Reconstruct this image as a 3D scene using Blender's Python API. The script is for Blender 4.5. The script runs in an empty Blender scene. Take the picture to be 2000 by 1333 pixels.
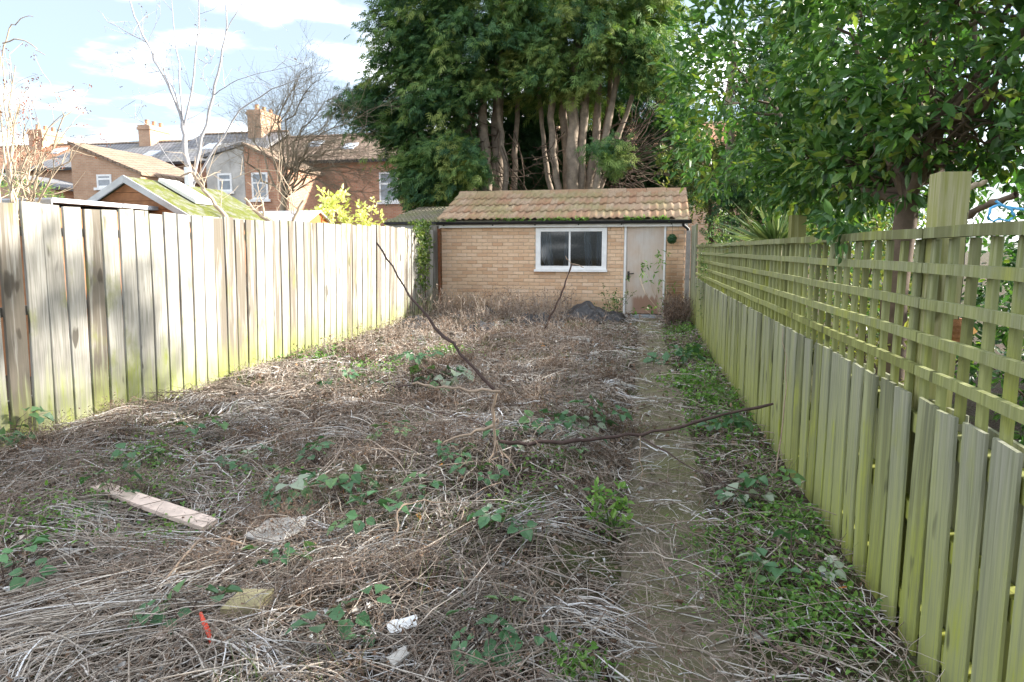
import bpy, math, random
import numpy as np
from mathutils import Vector, Matrix

random.seed(11)
RNG = np.random.default_rng(11)
SC = bpy.context.scene
COL = SC.collection
R = math.radians

# ------------------------------------------------------------------ camera
CAM_Z, YAW, PITCH, F = 1.5, R(11.7595), R(7.669), 1333.0
cam_d = bpy.data.cameras.new('camera')
cam_d.sensor_width = 36.0
cam_d.lens = 36.0 * F / 2000.0
cam_d.clip_end = 2000.0
cam = bpy.data.objects.new('camera', cam_d)
COL.objects.link(cam)
cam.location = (0, 0, CAM_Z)
cam.rotation_euler = (math.pi / 2 - PITCH, 0, YAW)
SC.camera = cam

# ------------------------------------------------------------------ sky, sun, exposure
SUN_EL, SUN_AZ = R(22.0), R(21.0)            # sun stands right of the garden (+X), a little beyond (+Y)
SUN_DIR = Vector((math.cos(SUN_EL) * math.cos(SUN_AZ), math.cos(SUN_EL) * math.sin(SUN_AZ), math.sin(SUN_EL)))
world = bpy.data.worlds.new('World')
SC.world = world
world.use_nodes = True
wn, wl = world.node_tree.nodes, world.node_tree.links
wn.clear()
w_out = wn.new('ShaderNodeOutputWorld')
w_bg = wn.new('ShaderNodeBackground')
w_sky = wn.new('ShaderNodeTexSky')
w_sky.sky_type = 'NISHITA'
w_sky.sun_disc = False
w_sky.sun_elevation = SUN_EL
w_sky.sun_rotation = math.pi / 2 - SUN_AZ
w_sky.air_density = 1.0
w_sky.dust_density = 2.2
w_sky.ozone_density = 1.6
w_tc = wn.new('ShaderNodeTexCoord')
w_sep = wn.new('ShaderNodeSeparateXYZ')
wl.new(w_tc.outputs['Generated'], w_sep.inputs[0])
def wmath(op, a, b=None):
    n = wn.new('ShaderNodeMath'); n.operation = op
    for i, v in enumerate((a, b)):
        if v is None: continue
        if isinstance(v, (int, float)): n.inputs[i].default_value = v
        else: wl.new(v, n.inputs[i])
    return n.outputs[0]
wz = wmath('ADD', wmath('MAXIMUM', w_sep.outputs[2], 0.0), 0.12)
w_cmb = wn.new('ShaderNodeCombineXYZ')
wl.new(wmath('DIVIDE', w_sep.outputs[0], wz), w_cmb.inputs[0])
wl.new(wmath('DIVIDE', w_sep.outputs[1], wz), w_cmb.inputs[1])
wl.new(wmath('MULTIPLY', w_sep.outputs[2], 2.4), w_cmb.inputs[2])
w_map = wn.new('ShaderNodeMapping')
w_map.inputs['Location'].default_value = (3.1, 1.4, 0.0)
w_map.inputs['Scale'].default_value = (0.62, 0.62, 1.0)
wl.new(w_cmb.outputs[0], w_map.inputs[0])
w_noise = wn.new('ShaderNodeTexNoise')
w_noise.inputs['Scale'].default_value = 2.1
w_noise.inputs['Detail'].default_value = 9.0
w_noise.inputs['Roughness'].default_value = 0.52
wl.new(w_map.outputs[0], w_noise.inputs['Vector'])
w_ramp = wn.new('ShaderNodeValToRGB')
w_ramp.color_ramp.interpolation = 'EASE'
w_ramp.color_ramp.elements[0].position = 0.475
w_ramp.color_ramp.elements[1].position = 0.70
wl.new(w_noise.outputs['Fac'], w_ramp.inputs[0])
w_mixh = wn.new('ShaderNodeMix'); w_mixh.data_type = 'RGBA'      # pale winter air
w_mixh.inputs[0].default_value = 0.55
w_dim = wn.new('ShaderNodeMix'); w_dim.data_type = 'RGBA'; w_dim.blend_type = 'MULTIPLY'; w_dim.inputs[0].default_value = 1.0
wl.new(w_sky.outputs[0], w_dim.inputs[6]); w_dim.inputs[7].default_value = (0.40, 0.45, 0.52, 1)
wl.new(w_dim.outputs[2], w_mixh.inputs[6])
w_mixh.inputs[7].default_value = (1.65, 1.85, 2.0, 1)
w_mix = wn.new('ShaderNodeMix'); w_mix.data_type = 'RGBA'
wl.new(wmath('MULTIPLY', w_ramp.outputs[0], 0.92), w_mix.inputs[0])
wl.new(w_mixh.outputs[2], w_mix.inputs[6])
w_n2 = wn.new('ShaderNodeTexNoise'); w_n2.inputs['Scale'].default_value = 3.0; w_n2.inputs['Detail'].default_value = 6.0
wl.new(w_map.outputs[0], w_n2.inputs['Vector'])
w_r2 = wn.new('ShaderNodeValToRGB'); w_r2.color_ramp.elements[0].position = 0.35; w_r2.color_ramp.elements[1].position = 0.6
w_r2.color_ramp.elements[0].color = (0.40, 0.41, 0.43, 1)
wl.new(w_n2.outputs['Fac'], w_r2.inputs[0])
w_cc = wn.new('ShaderNodeMix'); w_cc.data_type = 'RGBA'; w_cc.blend_type = 'MULTIPLY'; w_cc.inputs[0].default_value = 1.0
w_cc.inputs[6].default_value = (14.0, 14.0, 14.1, 1); wl.new(w_r2.outputs[0], w_cc.inputs[7])
wl.new(w_cc.outputs[2], w_mix.inputs[7])
wl.new(w_mix.outputs[2], w_bg.inputs['Color'])
w_bg.inputs['Strength'].default_value = 0.075
wl.new(w_bg.outputs[0], w_out.inputs[0])

sun_d = bpy.data.lights.new('sun', 'SUN')
sun_d.energy = 2.0
sun_d.angle = R(2.0)
sun_d.color = (1.0, 0.94, 0.84)
sun = bpy.data.objects.new('sun', sun_d)
COL.objects.link(sun)
sun.rotation_euler = SUN_DIR.to_track_quat('Z', 'Y').to_euler()
sun.location = SUN_DIR * 60

SC.view_settings.view_transform = 'Standard'
SC.view_settings.look = 'None'
SC.view_settings.gamma = 1.0
SC.view_settings.exposure = 3.1
SC.cycles.max_bounces = 8
SC.cycles.diffuse_bounces = 4
SC.cycles.transparent_max_bounces = 8

# ------------------------------------------------------------------ helpers
_fw = np.array([-math.sin(YAW) * math.cos(PITCH), math.cos(YAW) * math.cos(PITCH), -math.sin(PITCH)])
_rt = np.array([math.cos(YAW), math.sin(YAW), 0.0])
_up = np.cross(_rt, _fw)
def at(px, py, Y):
    """world point that stands at depth Y in the garden, read off the photograph"""
    d = _fw * F + _rt * (px - 1000) + _up * (666.5 - py)
    return np.array([0, 0, CAM_Z]) + d * (Y / d[1])

class Nodes:
    def __init__(s, name):
        s.m = bpy.data.materials.new(name); s.m.use_nodes = True
        s.t = s.m.node_tree; s.n = s.t.nodes; s.l = s.t.links
        s.b = s.n['Principled BSDF']
    def new(s, typ, **kw):
        n = s.n.new(typ)
        for k, v in kw.items(): setattr(n, k, v)
        return n
    def put(s, sock, v):
        if v is None: return
        if hasattr(v, 'is_linked') or hasattr(v, 'links'): s.l.new(v, sock)
        elif isinstance(v, (tuple, list)) and len(v) == 3 and sock.type == 'RGBA': sock.default_value = (*v, 1)
        else: sock.default_value = v
    def math(s, op, a, b=0.0, clamp=False):
        n = s.new('ShaderNodeMath', operation=op); n.use_clamp = clamp
        s.put(n.inputs[0], a); s.put(n.inputs[1], b); return n.outputs[0]
    def mix(s, f, a, b, mode='MIX'):
        n = s.new('ShaderNodeMix', data_type='RGBA', blend_type=mode)
        s.put(n.inputs[0], f); s.put(n.inputs[6], a); s.put(n.inputs[7], b); return n.outputs[2]
    def ramp(s, f, stops, interp='LINEAR'):
        n = s.new('ShaderNodeValToRGB'); e = n.color_ramp; e.interpolation = interp
        while len(e.elements) < len(stops): e.elements.new(0.5)
        for el, (p, c) in zip(e.elements, stops):
            el.position = p; el.color = (*c, 1) if len(c) == 3 else c
        s.put(n.inputs[0], f); return n.outputs[0]
    def step(s, f, lo, hi):
        n = s.new('ShaderNodeMapRange'); n.clamp = True
        s.put(n.inputs[0], f); n.inputs[1].default_value = lo; n.inputs[2].default_value = hi
        return n.outputs[0]
    def coord(s, scale=(1, 1, 1), which='Object', jitter=True):
        tc = s.new('ShaderNodeTexCoord'); v = tc.outputs[which]
        if jitter:
            oi = s.new('ShaderNodeObjectInfo')
            c = s.new('ShaderNodeCombineXYZ')
            for i, k in enumerate((37.0, 91.0, 53.0)): s.put(c.inputs[i], s.math('MULTIPLY', oi.outputs['Random'], k))
            a = s.new('ShaderNodeVectorMath', operation='ADD'); s.put(a.inputs[0], v); s.put(a.inputs[1], c.outputs[0]); v = a.outputs[0]
        m = s.new('ShaderNodeMapping'); m.inputs['Scale'].default_value = scale; s.put(m.inputs[0], v)
        return m.outputs[0]
    def world_pos(s):
        return s.new('ShaderNodeNewGeometry').outputs['Position']
    def noise(s, vec, scale, detail=4, rough=0.55, dist=0.0):
        n = s.new('ShaderNodeTexNoise'); s.put(n.inputs['Vector'], vec)
        n.inputs['Scale'].default_value = scale; n.inputs['Detail'].default_value = detail
        n.inputs['Roughness'].default_value = rough; n.inputs['Distortion'].default_value = dist
        return n.outputs['Fac']
    def rand(s): return s.new('ShaderNodeObjectInfo').outputs['Random']
    def attr(s, name): return s.new('ShaderNodeAttribute', attribute_name=name).outputs['Fac']
    def bump(s, h, strength=0.3, dist=0.01):
        n = s.new('ShaderNodeBump'); n.inputs['Strength'].default_value = strength; n.inputs['Distance'].default_value = dist
        s.put(n.inputs['Height'], h); s.l.new(n.outputs[0], s.b.inputs['Normal'])
    def done(s, col, rough=0.8, spec=0.3):
        s.put(s.b.inputs['Base Color'], col); s.put(s.b.inputs['Roughness'], rough)
        s.b.inputs['Specular IOR Level'].default_value = spec
        return s.m

def plain(name, c, rough=0.7, var=0.25, scale=8.0, bump=0.15, metal=0.0, spec=0.3):
    k = Nodes(name); v = k.coord()
    n = k.noise(v, scale, 6, 0.65)
    col = k.mix(k.step(n, 0.3, 0.72), tuple(x * (1 - var) for x in c), tuple(min(1, x * (1 + var * 0.6)) for x in c))
    if bump: k.bump(k.noise(v, scale * 5, 4), bump, 0.005)
    k.b.inputs['Metallic'].default_value = metal
    return k.done(col, rough, spec)

def leafy(name, stops, trans=0.35, rough=0.45, spec=0.4):
    k = Nodes(name)
    col = k.ramp(k.attr('rnd'), stops)
    k.done(col, rough, spec)
    tr = k.new('ShaderNodeBsdfTranslucent')
    k.put(tr.inputs[0], k.mix(1.0, col, (1.0, 1.15, 0.55), 'MULTIPLY'))
    mx = k.new('ShaderNodeMixShader'); mx.inputs[0].default_value = trans
    k.l.new(k.b.outputs[0], mx.inputs[1]); k.l.new(tr.outputs[0], mx.inputs[2])
    k.l.new(mx.outputs[0], k.n['Material Output'].inputs[0])
    return k.m

# ---- mesh building
def mesh_np(name, V, F_, rnd=None, smooth=False):
    me = bpy.data.meshes.new(name)
    V = np.asarray(V, dtype=np.float32); F_ = np.asarray(F_, dtype=np.int32)
    nv, nf, k = len(V), len(F_), F_.shape[1]
    me.vertices.add(nv); me.vertices.foreach_set('co', V.ravel())
    me.loops.add(nf * k); me.loops.foreach_set('vertex_index', F_.ravel())
    me.polygons.add(nf); me.polygons.foreach_set('loop_start', np.arange(0, nf * k, k, dtype=np.int32))
    me.polygons.foreach_set('use_smooth', np.full(nf, bool(smooth)))
    if rnd is not None:
        a = me.attributes.new('rnd', 'FLOAT', 'POINT'); a.data.foreach_set('value', np.asarray(rnd, dtype=np.float32))
    me.update(calc_edges=True); me.validate()
    return me

def link(name, me, mat=None, parent=None, loc=None, rot=None):
    o = bpy.data.objects.new(name, me); COL.objects.link(o)
    if mat is not None and me is not None and not me.materials: me.materials.append(mat)
    if loc is not None: o.location = loc
    if rot is not None: o.rotation_euler = rot
    if parent is not None: o.parent = parent
    return o

def tag(o, label, cat=None, group=None, kind=None):
    o['label'] = label
    if cat: o['category'] = cat
    if group: o['group'] = group
    if kind: o['kind'] = kind
    return o

def thing(name, label, cat, loc=(0, 0, 0), rz=0.0, group=None):
    o = bpy.data.objects.new(name, None); COL.objects.link(o)
    o.location = loc; o.rotation_euler = (0, 0, rz); o.empty_display_size = 0.1
    return tag(o, label, cat, group)

class MB:
    """collects boxes, prisms and tubes for ONE part"""
    def __init__(s): s.v = []; s.f = []
    def add(s, V, F_):
        b = len(s.v); s.v += [tuple(map(float, p)) for p in V]; s.f += [tuple(b + i for i in q) for q in F_]; return s
    def box(s, x0, x1, y0, y1, z0, z1):
        return s.add([(x0, y0, z0), (x1, y0, z0), (x1, y1, z0), (x0, y1, z0), (x0, y0, z1), (x1, y0, z1), (x1, y1, z1), (x0, y1, z1)],
                     [(0, 3, 2, 1), (4, 5, 6, 7), (0, 1, 5, 4), (1, 2, 6, 5), (2, 3, 7, 6), (3, 0, 4, 7)])
    def prism(s, poly, d):
        """poly: 3-D points of one end (in order), d: extrusion vector"""
        n = len(poly); P = [np.array(p, float) for p in poly]; d = np.array(d, float)
        V = P + [p + d for p in P]
        return s.add(V, [tuple(range(n))[::-1], tuple(range(n, 2 * n))] + [(i, (i + 1) % n, n + (i + 1) % n, n + i) for i in range(n)])
    def tube(s, pts, rad, n=6):
        V, F_ = tube_np(np.array(pts, float), np.array(rad, float), n); return s.add(V, F_.tolist())
    def mesh(s, name, smooth=False):
        me = bpy.data.meshes.new(name); me.from_pydata(s.v, [], s.f)
        if smooth: me.polygons.foreach_set('use_smooth', [True] * len(me.polygons))
        me.update(); me.validate(); return me
    def build(s, name, mat, parent=None, smooth=False, loc=None, rot=None):
        return link(name, s.mesh(name, smooth), mat, parent, loc, rot)

def tube_np(P, rad, n=5):
    m = len(P)
    T = np.gradient(P, axis=0); T /= np.linalg.norm(T, axis=1)[:, None] + 1e-9
    ref = np.array([0, 0, 1.0]) if abs(T[:, 2]).mean() < 0.8 else np.array([1.0, 0, 0])
    A = np.cross(T, ref); A /= np.linalg.norm(A, axis=1)[:, None] + 1e-9
    B = np.cross(T, A)
    th = np.linspace(0, 2 * np.pi, n, endpoint=False)
    V = P[:, None, :] + rad[:, None, None] * (np.cos(th)[None, :, None] * A[:, None, :] + np.sin(th)[None, :, None] * B[:, None, :])
    i = np.arange(m - 1)[:, None] * n; j = np.arange(n)[None, :]; j2 = (j + 1) % n
    F_ = np.stack([i + j, i + j2, i + n + j2, i + n + j], -1).reshape(-1, 4)
    return V.reshape(-1, 3), F_

class Big:
    """joins many quads with a per-point random value"""
    def __init__(s): s.V = []; s.F = []; s.r = []; s.n = 0
    def add(s, V, F_, r):
        s.V.append(V); s.F.append(F_ + s.n); s.r.append(np.broadcast_to(r, (len(V),)) if np.ndim(r) == 0 else r); s.n += len(V)
    def build(s, name, mat, parent=None, smooth=False):
        return link(name, mesh_np(name, np.concatenate(s.V), np.concatenate(s.F), np.concatenate(s.r), smooth), mat, parent)

def smooth01(x): x = np.clip(x, 0, 1); return x * x * (3 - 2 * x)
_ph = RNG.uniform(0, 6.28, (24, 2)); _dr = RNG.uniform(0, 6.28, 24)
def wob(x, y, f, seed=0):
    x = np.asarray(x, float); y = np.asarray(y, float); s = 0
    for i in range(6):
        k = (seed * 5 + i) % 24; ff = f * (1 + 0.55 * i); a = _dr[k]
        s = s + np.sin((x * math.cos(a) + y * math.sin(a)) * ff + _ph[k, 0]) * np.cos((y * math.cos(a) - x * math.sin(a)) * ff * 0.8 + _ph[k, 1]) / (1 + 0.5 * i)
    return s / 2.2

def path_l(y): return -0.10 - 0.018 * (np.asarray(y) - 2) + 0.02 * wob(y, 0, 2.0, 3)
def path_r(y): return path_l(y) + 0.52 + 0.05 * wob(y, 2, 1.3, 2)
FA, FB = 0.98 + 0.0215, 0.0215                     # right fence: X = FA - FB*Y
def fence_x(y): return FA - FB * np.asarray(y)
def ground_z(x, y):
    x = np.asarray(x, float); y = np.asarray(y, float)
    z = 0.10 * smooth01((y - 9.5) / 4.2)
    left = smooth01((path_l(y) - x + 0.02) / 0.35)
    inside = smooth01((x + 4.9) / 0.3) * smooth01((14.3 - y) / 0.4)
    z = z + left * inside * (0.05 + 0.055 * wob(x, y, 1.7, 0) + 0.035 * wob(x, y, 4.1, 1))
    z = z + left * inside * 0.12 * np.exp(-(((x + 0.95) / 0.75) ** 2 + ((y - 4.5) / 1.1) ** 2))
    right = smooth01((x - path_r(y)) / 0.2) * smooth01((fence_x(y) + 0.3 - x) / 0.2)
    z = z + right * (0.03 + 0.02 * wob(x, y, 5, 2))
    return z

# ------------------------------------------------------------------ materials
def soil_mat():
    k = Nodes('soil'); p = k.world_pos()
    n1 = k.noise(p, 2.2, 8, 0.6); n2 = k.noise(p, 45, 5, 0.7)
    c = k.ramp(n2, [(0.3, (0.028, 0.02, 0.015)), (0.52, (0.075, 0.056, 0.043)), (0.7, (0.19, 0.155, 0.125))])
    c = k.mix(k.step(n1, 0.5, 0.66), c, (0.085, 0.11, 0.035))
    k.bump(n2, 0.9, 0.03); return k.done(c, 0.95, 0.1)
M_SOIL = soil_mat()
def path_mat():
    k = Nodes('mossy_concrete'); p = k.world_pos()
    n1 = k.noise(p, 1.7, 8, 0.65); n2 = k.noise(p, 30, 6, 0.7); n3 = k.noise(p, 130, 2)
    c = k.mix(k.step(n2, 0.3, 0.7), (0.115, 0.095, 0.07), (0.235, 0.205, 0.155))
    c = k.mix(k.step(n1, 0.42, 0.6), c, (0.135, 0.135, 0.065))
    c = k.mix(k.step(n1, 0.44, 0.30), c, (0.055, 0.042, 0.032))
    c = k.mix(k.step(n3, 0.68, 0.73), c, (0.5, 0.47, 0.42))
    k.bump(n2, 0.6, 0.015); return k.done(c, 0.92, 0.15)
M_PATH = path_mat()

def board_mat(name, pale, mid, dark, moss, moss_amt, dark_amt, foot=0.6):
    k = Nodes(name)
    v = k.coord((9, 9, 0.55)); v2 = k.coord((26, 26, 0.9)); v3 = k.coord((2.4, 2.4, 1.3))
    grain = k.noise(v2, 3.0, 6, 0.6, 0.4); streak = k.noise(v, 1.6, 5, 0.6, 0.6); blot = k.noise(v3, 1.6, 6, 0.6)
    c = k.mix(k.step(grain, 0.36, 0.64), tuple(x * 0.8 for x in mid), pale)
    oi = k.rand()
    pick = k.step(oi, 1 - dark_amt, 1 - dark_amt + 0.1)
    dk = k.math('MULTIPLY', k.step(streak, 0.32, 0.52), k.math('ADD', k.math('MULTIPLY', pick, 0.62), 0.3))
    c = k.mix(dk, c, dark)
    c = k.mix(k.math('MULTIPLY', k.step(blot, 0.58, 0.72), 0.45), c, dark)
    sep = k.new('ShaderNodeSeparateXYZ'); k.put(sep.inputs[0], k.world_pos())
    h = k.math('ADD', sep.outputs[2], k.math('MULTIPLY', k.math('SUBTRACT', streak, 0.5), 1.5))
    low = k.step(h, foot, foot * 0.15)
    m = k.math('MULTIPLY', k.math('ADD', low, k.step(blot, 0.56, 0.78)), moss_amt, True)
    m = k.math('MULTIPLY', m, k.step(grain, 0.2, 0.62))
    c = k.mix(m, c, moss)
    c = k.mix(k.math('MULTIPLY', k.step(k.noise(k.coord((7, 7, 2.2)), 1.3, 2, 0.4), 0.69, 0.73), 0.8), c, tuple(x * 0.5 for x in dark))
    k.bump(grain, 0.35, 0.004)
    return k.done(c, 0.86, 0.2)
M_BOARD_L = board_mat('weathered_pale_board', (0.50, 0.485, 0.44), (0.37, 0.355, 0.31), (0.13, 0.11, 0.085), (0.23, 0.265, 0.05), 0.95, 0.5)
M_BOARD_R = board_mat('algae_green_board', (0.335, 0.335, 0.265), (0.245, 0.26, 0.18), (0.115, 0.12, 0.075), (0.28, 0.31, 0.055), 0.85, 0.3, 1.05)
M_TRELLIS = board_mat('algae_green_slat', (0.30, 0.31, 0.20), (0.215, 0.24, 0.095), (0.12, 0.125, 0.055), (0.29, 0.315, 0.035), 0.95, 0.35, 1.5)
M_POST = board_mat('mossy_post', (0.40, 0.38, 0.24), (0.29, 0.30, 0.09), (0.15, 0.15, 0.05), (0.29, 0.31, 0.045), 0.9, 0.2, 1.4)

def brick_mat():
    k = Nodes('buff_brick'); v = k.coord((1, 1, 1)); oi = k.rand()
    n = k.noise(v, 14, 6, 0.65); n2 = k.noise(v, 90, 3)
    oi = k.math('FRACT', k.math('ADD', oi, k.attr('rnd')))
    c = k.ramp(oi, [(0.0, (0.58, 0.365, 0.23)), (0.3, (0.68, 0.465, 0.305)), (0.6, (0.74, 0.535, 0.37)), (0.85, (0.63, 0.43, 0.29)), (1.0, (0.76, 0.57, 0.415))])
    c = k.mix(k.math('MULTIPLY', k.step(n, 0.45, 0.75), 0.4), c, (0.47, 0.31, 0.19))
    c = k.mix(k.math('MULTIPLY', k.step(n, 0.42, 0.25), 0.35), c, (0.68, 0.55, 0.38))
    sep = k.new('ShaderNodeSeparateXYZ'); k.put(sep.inputs[0], k.world_pos())
    wz_ = k.noise(k.world_pos(), 2.5, 5)
    foot = k.step(k.math('ADD', sep.outputs[2], k.math('MULTIPLY', wz_, -0.5)), 0.34, -0.05)
    c = k.mix(k.math('MULTIPLY', foot, 0.5), c, (0.20, 0.165, 0.10))
    damp = k.math('MULTIPLY', k.step(sep.outputs[0], 0.12, 0.3), k.step(k.math('ADD', sep.outputs[2], k.math('MULTIPLY', wz_, -0.5)), 1.25, 0.6))
    c = k.mix(k.math('MULTIPLY', damp, 0.75), c, (0.15, 0.085, 0.04))
    k.bump(n2, 0.3, 0.003)
    return k.done(c, 0.9, 0.15)
M_BRICK = brick_mat()
M_MORTAR = plain('mortar', (0.52, 0.41, 0.305), 0.95, 0.3, 20, 0.3)
M_WHITE = plain('flaking_white_paint', (0.80, 0.80, 0.80), 0.5, 0.12, 6, 0.1)
M_GUTTER = plain('black_plastic_gutter', (0.022, 0.022, 0.024), 0.4, 0.4, 6, 0.1)
def door_mat():
    k = Nodes('weathered_plywood'); p = k.world_pos()
    sep = k.new('ShaderNodeSeparateXYZ'); k.put(sep.inputs[0], p)
    v = k.coord((14, 14, 1.2), jitter=False)
    g = k.noise(v, 2.5, 6, 0.6); b = k.noise(p, 2.6, 5, 0.6)
    c = k.mix(k.step(b, 0.35, 0.65), (0.52, 0.41, 0.33), (0.55, 0.50, 0.455))
    c = k.mix(k.math('MULTIPLY', k.step(g, 0.45, 0.75), 0.35), c, (0.37, 0.27, 0.20))
    edge = k.math('ADD', sep.outputs[2], k.math('MULTIPLY', k.noise(k.coord((16, 16, 0.3), jitter=False), 1.3, 4), -0.34))
    rot = k.step(edge, 0.39, 0.33)
    xs = k.math('MULTIPLY', k.step(sep.outputs[0], -0.48, -0.40), k.step(sep.outputs[0], 0.17, 0.05))
    c = k.mix(k.math('MULTIPLY', k.math('MULTIPLY', rot, xs), 0.8), c, (0.27, 0.145, 0.095))
    k.bump(g, 0.25, 0.004); return k.done(c, 0.8, 0.2)
M_DOOR = door_mat()
M_METAL = plain('dull_galvanised_metal', (0.46, 0.50, 0.53), 0.55, 0.3, 10, 0.15, 0.35)
M_DARKMETAL = plain('dark_metal', (0.06, 0.055, 0.05), 0.5, 0.3, 12, 0.1, 0.6)
def glass_mat():
    k = Nodes('window_glass')
    k.b.inputs['Base Color'].default_value = (0.75, 0.82, 0.85, 1)
    k.b.inputs['Roughness'].default_value = 0.03
    tr = k.new('ShaderNodeBsdfTransparent'); tr.inputs[0].default_value = (0.82, 0.86, 0.88, 1)
    gl = k.new('ShaderNodeBsdfGlossy'); gl.inputs['Roughness'].default_value = 0.04
    fr = k.new('ShaderNodeFresnel'); fr.inputs[0].default_value = 1.5
    mx = k.new('ShaderNodeMixShader'); k.l.new(fr.outputs[0], mx.inputs[0])
    k.l.new(tr.outputs[0], mx.inputs[1]); k.l.new(gl.outputs[0], mx.inputs[2])
    k.l.new(mx.outputs[0], k.n['Material Output'].inputs[0]); return k.m
M_GLASS = glass_mat()
def pane_mat():
    k = Nodes('sky_painted_pane'); n = k.noise(k.coord((2, 2, 2)), 2, 4)
    return k.done(k.mix(n, (0.09, 0.11, 0.13), (0.30, 0.33, 0.37)), 0.1, 0.8)  # reflected sky and curtains painted into the base colour as mottled grey
M_PANE = pane_mat()
M_DARK = plain('dark_interior', (0.10, 0.10, 0.105), 0.9, 0.3, 3, 0)
M_CURTAIN = plain('grey_curtain', (0.15, 0.16, 0.18), 0.9, 0.2, 5, 0.1)
def tile_mat(name, a, b, c2, moss):
    k = Nodes(name); v = k.coord((1, 1, 1)); oi = k.rand(); p = k.world_pos()
    n = k.noise(v, 16, 6, 0.7); big = k.noise(p, 1.3, 4)
    c = k.ramp(oi, [(0, a), (0.5, b), (1, c2)])
    c = k.mix(k.math('MULTIPLY', k.step(n, 0.45, 0.68), 0.7), c, tuple(x * 0.62 for x in b))
    c = k.mix(k.math('MULTIPLY', k.step(k.math('ADD', big, k.math('MULTIPLY', n, 0.5)), 0.68, 0.88), 0.75), c, moss)
    k.bump(n, 0.5, 0.006); return k.done(c, 0.92, 0.15)
M_TILE = tile_mat('clay_roof_tile', (0.34, 0.20, 0.125), (0.37, 0.25, 0.165), (0.40, 0.30, 0.215), (0.27, 0.24, 0.12))
M_TILE_GREY = tile_mat('concrete_roof_tile', (0.22, 0.19, 0.15), (0.27, 0.24, 0.19), (0.31, 0.28, 0.22), (0.26, 0.27, 0.12))
M_CONC = plain('weathered_concrete', (0.33, 0.31, 0.285), 0.95, 0.35, 7, 0.4)
M_GREYWOOD = board_mat('old_grey_timber', (0.36, 0.34, 0.31), (0.27, 0.25, 0.225), (0.13, 0.11, 0.09), (0.2, 0.21, 0.08), 0.4, 0.3)

def stalk_mat(name, stops, rough=0.9):
    k = Nodes(name); p = k.world_pos()
    c = k.ramp(k.attr('rnd'), stops)
    n = k.noise(p, 60, 3)
    c = k.mix(k.math('MULTIPLY', k.step(n, 0.5, 0.75), 0.4), c, (0.10, 0.07, 0.05))
    return k.done(c, rough, 0.15)
M_STRAW = stalk_mat('dry_straw', [(0.0, (0.15, 0.12, 0.10)), (0.25, (0.33, 0.28, 0.235)), (0.5, (0.51, 0.455, 0.395)), (0.7, (0.60, 0.575, 0.545)), (0.85, (0.70, 0.685, 0.68)), (1.0, (0.78, 0.78, 0.80))])
M_TANGLE = stalk_mat('brown_dead_stems', [(0.0, (0.09, 0.068, 0.057)), (0.35, (0.21, 0.16, 0.13)), (0.7, (0.36, 0.29, 0.235)), (1.0, (0.52, 0.465, 0.41))])
M_DRYLEAF = stalk_mat('dry_leaf', [(0.0, (0.12, 0.075, 0.05)), (0.35, (0.27, 0.185, 0.13)), (0.65, (0.45, 0.41, 0.37)), (0.93, (0.64, 0.65, 0.65)), (1.0, (0.58, 0.28, 0.08))])
M_WEED = leafy('weed_leaf', [(0.0, (0.05, 0.12, 0.03)), (0.5, (0.105, 0.235, 0.045)), (1.0, (0.20, 0.34, 0.07))])
M_GRASS = leafy('grass_blade', [(0.0, (0.06, 0.12, 0.03)), (0.6, (0.13, 0.20, 0.05)), (1.0, (0.32, 0.29, 0.14))], 0.25, 0.6)
M_BRAMBLE = leafy('bramble_leaf', [(0.0, (0.05, 0.12, 0.055)), (0.55, (0.075, 0.175, 0.075)), (0.9, (0.14, 0.25, 0.09)), (1.0, (0.33, 0.38, 0.30))], 0.25, 0.42)
M_LAUREL = leafy('laurel_leaf', [(0.0, (0.035, 0.088, 0.03)), (0.45, (0.062, 0.148, 0.04)), (0.8, (0.115, 0.215, 0.048)), (1.0, (0.27, 0.33, 0.065))], 0.33, 0.36, 0.45)
M_CONIFER = leafy('conifer_spray', [(0.0, (0.035, 0.088, 0.042)), (0.4, (0.068, 0.15, 0.055)), (0.75, (0.145, 0.23, 0.06)), (1.0, (0.26, 0.31, 0.09))], 0.25, 0.6, 0.25)
M_GOLD = leafy('golden_leaf', [(0.0, (0.42, 0.44, 0.09)), (0.5, (0.72, 0.70, 0.25)), (1.0, (0.85, 0.84, 0.52))], 0.35)
M_OLIVE = leafy('olive_leaf', [(0.0, (0.07, 0.10, 0.03)), (0.5, (0.16, 0.19, 0.05)), (1.0, (0.33, 0.32, 0.09))], 0.35)
M_IVY = leafy('ivy_leaf', [(0.0, (0.04, 0.09, 0.025)), (0.5, (0.10, 0.17, 0.04)), (1.0, (0.24, 0.29, 0.08))], 0.3)
M_REDLEAF = leafy('red_brown_leaf', [(0.0, (0.16, 0.05, 0.03)), (0.6, (0.32, 0.12, 0.07)), (1.0, (0.42, 0.22, 0.16))], 0.3)
M_YUCCA = leafy('yucca_leaf', [(0.0, (0.06, 0.11, 0.04)), (0.5, (0.16, 0.22, 0.09)), (1.0, (0.36, 0.38, 0.18))], 0.2)
M_BARK_GREY = plain('fibrous_grey_bark', (0.28, 0.225, 0.175), 0.95, 0.45, 5, 0.8)
M_BARK_RED = plain('red_brown_bark', (0.12, 0.088, 0.066), 0.95, 0.4, 9, 0.6)
M_BARK_PALE = plain('pale_silver_bark', (0.40, 0.385, 0.39), 0.8, 0.2, 8, 0.2)
M_BARK_TAN = plain('tan_shrub_bark', (0.50, 0.40, 0.29), 0.85, 0.25, 10, 0.2)
M_BARK_DARK = plain('dark_twig_bark', (0.12, 0.085, 0.065), 0.9, 0.35, 12, 0.3)
M_BARK_OLIVE = plain('olive_twig_bark', (0.33, 0.27, 0.19), 0.9, 0.3, 12, 0.3)
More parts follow.
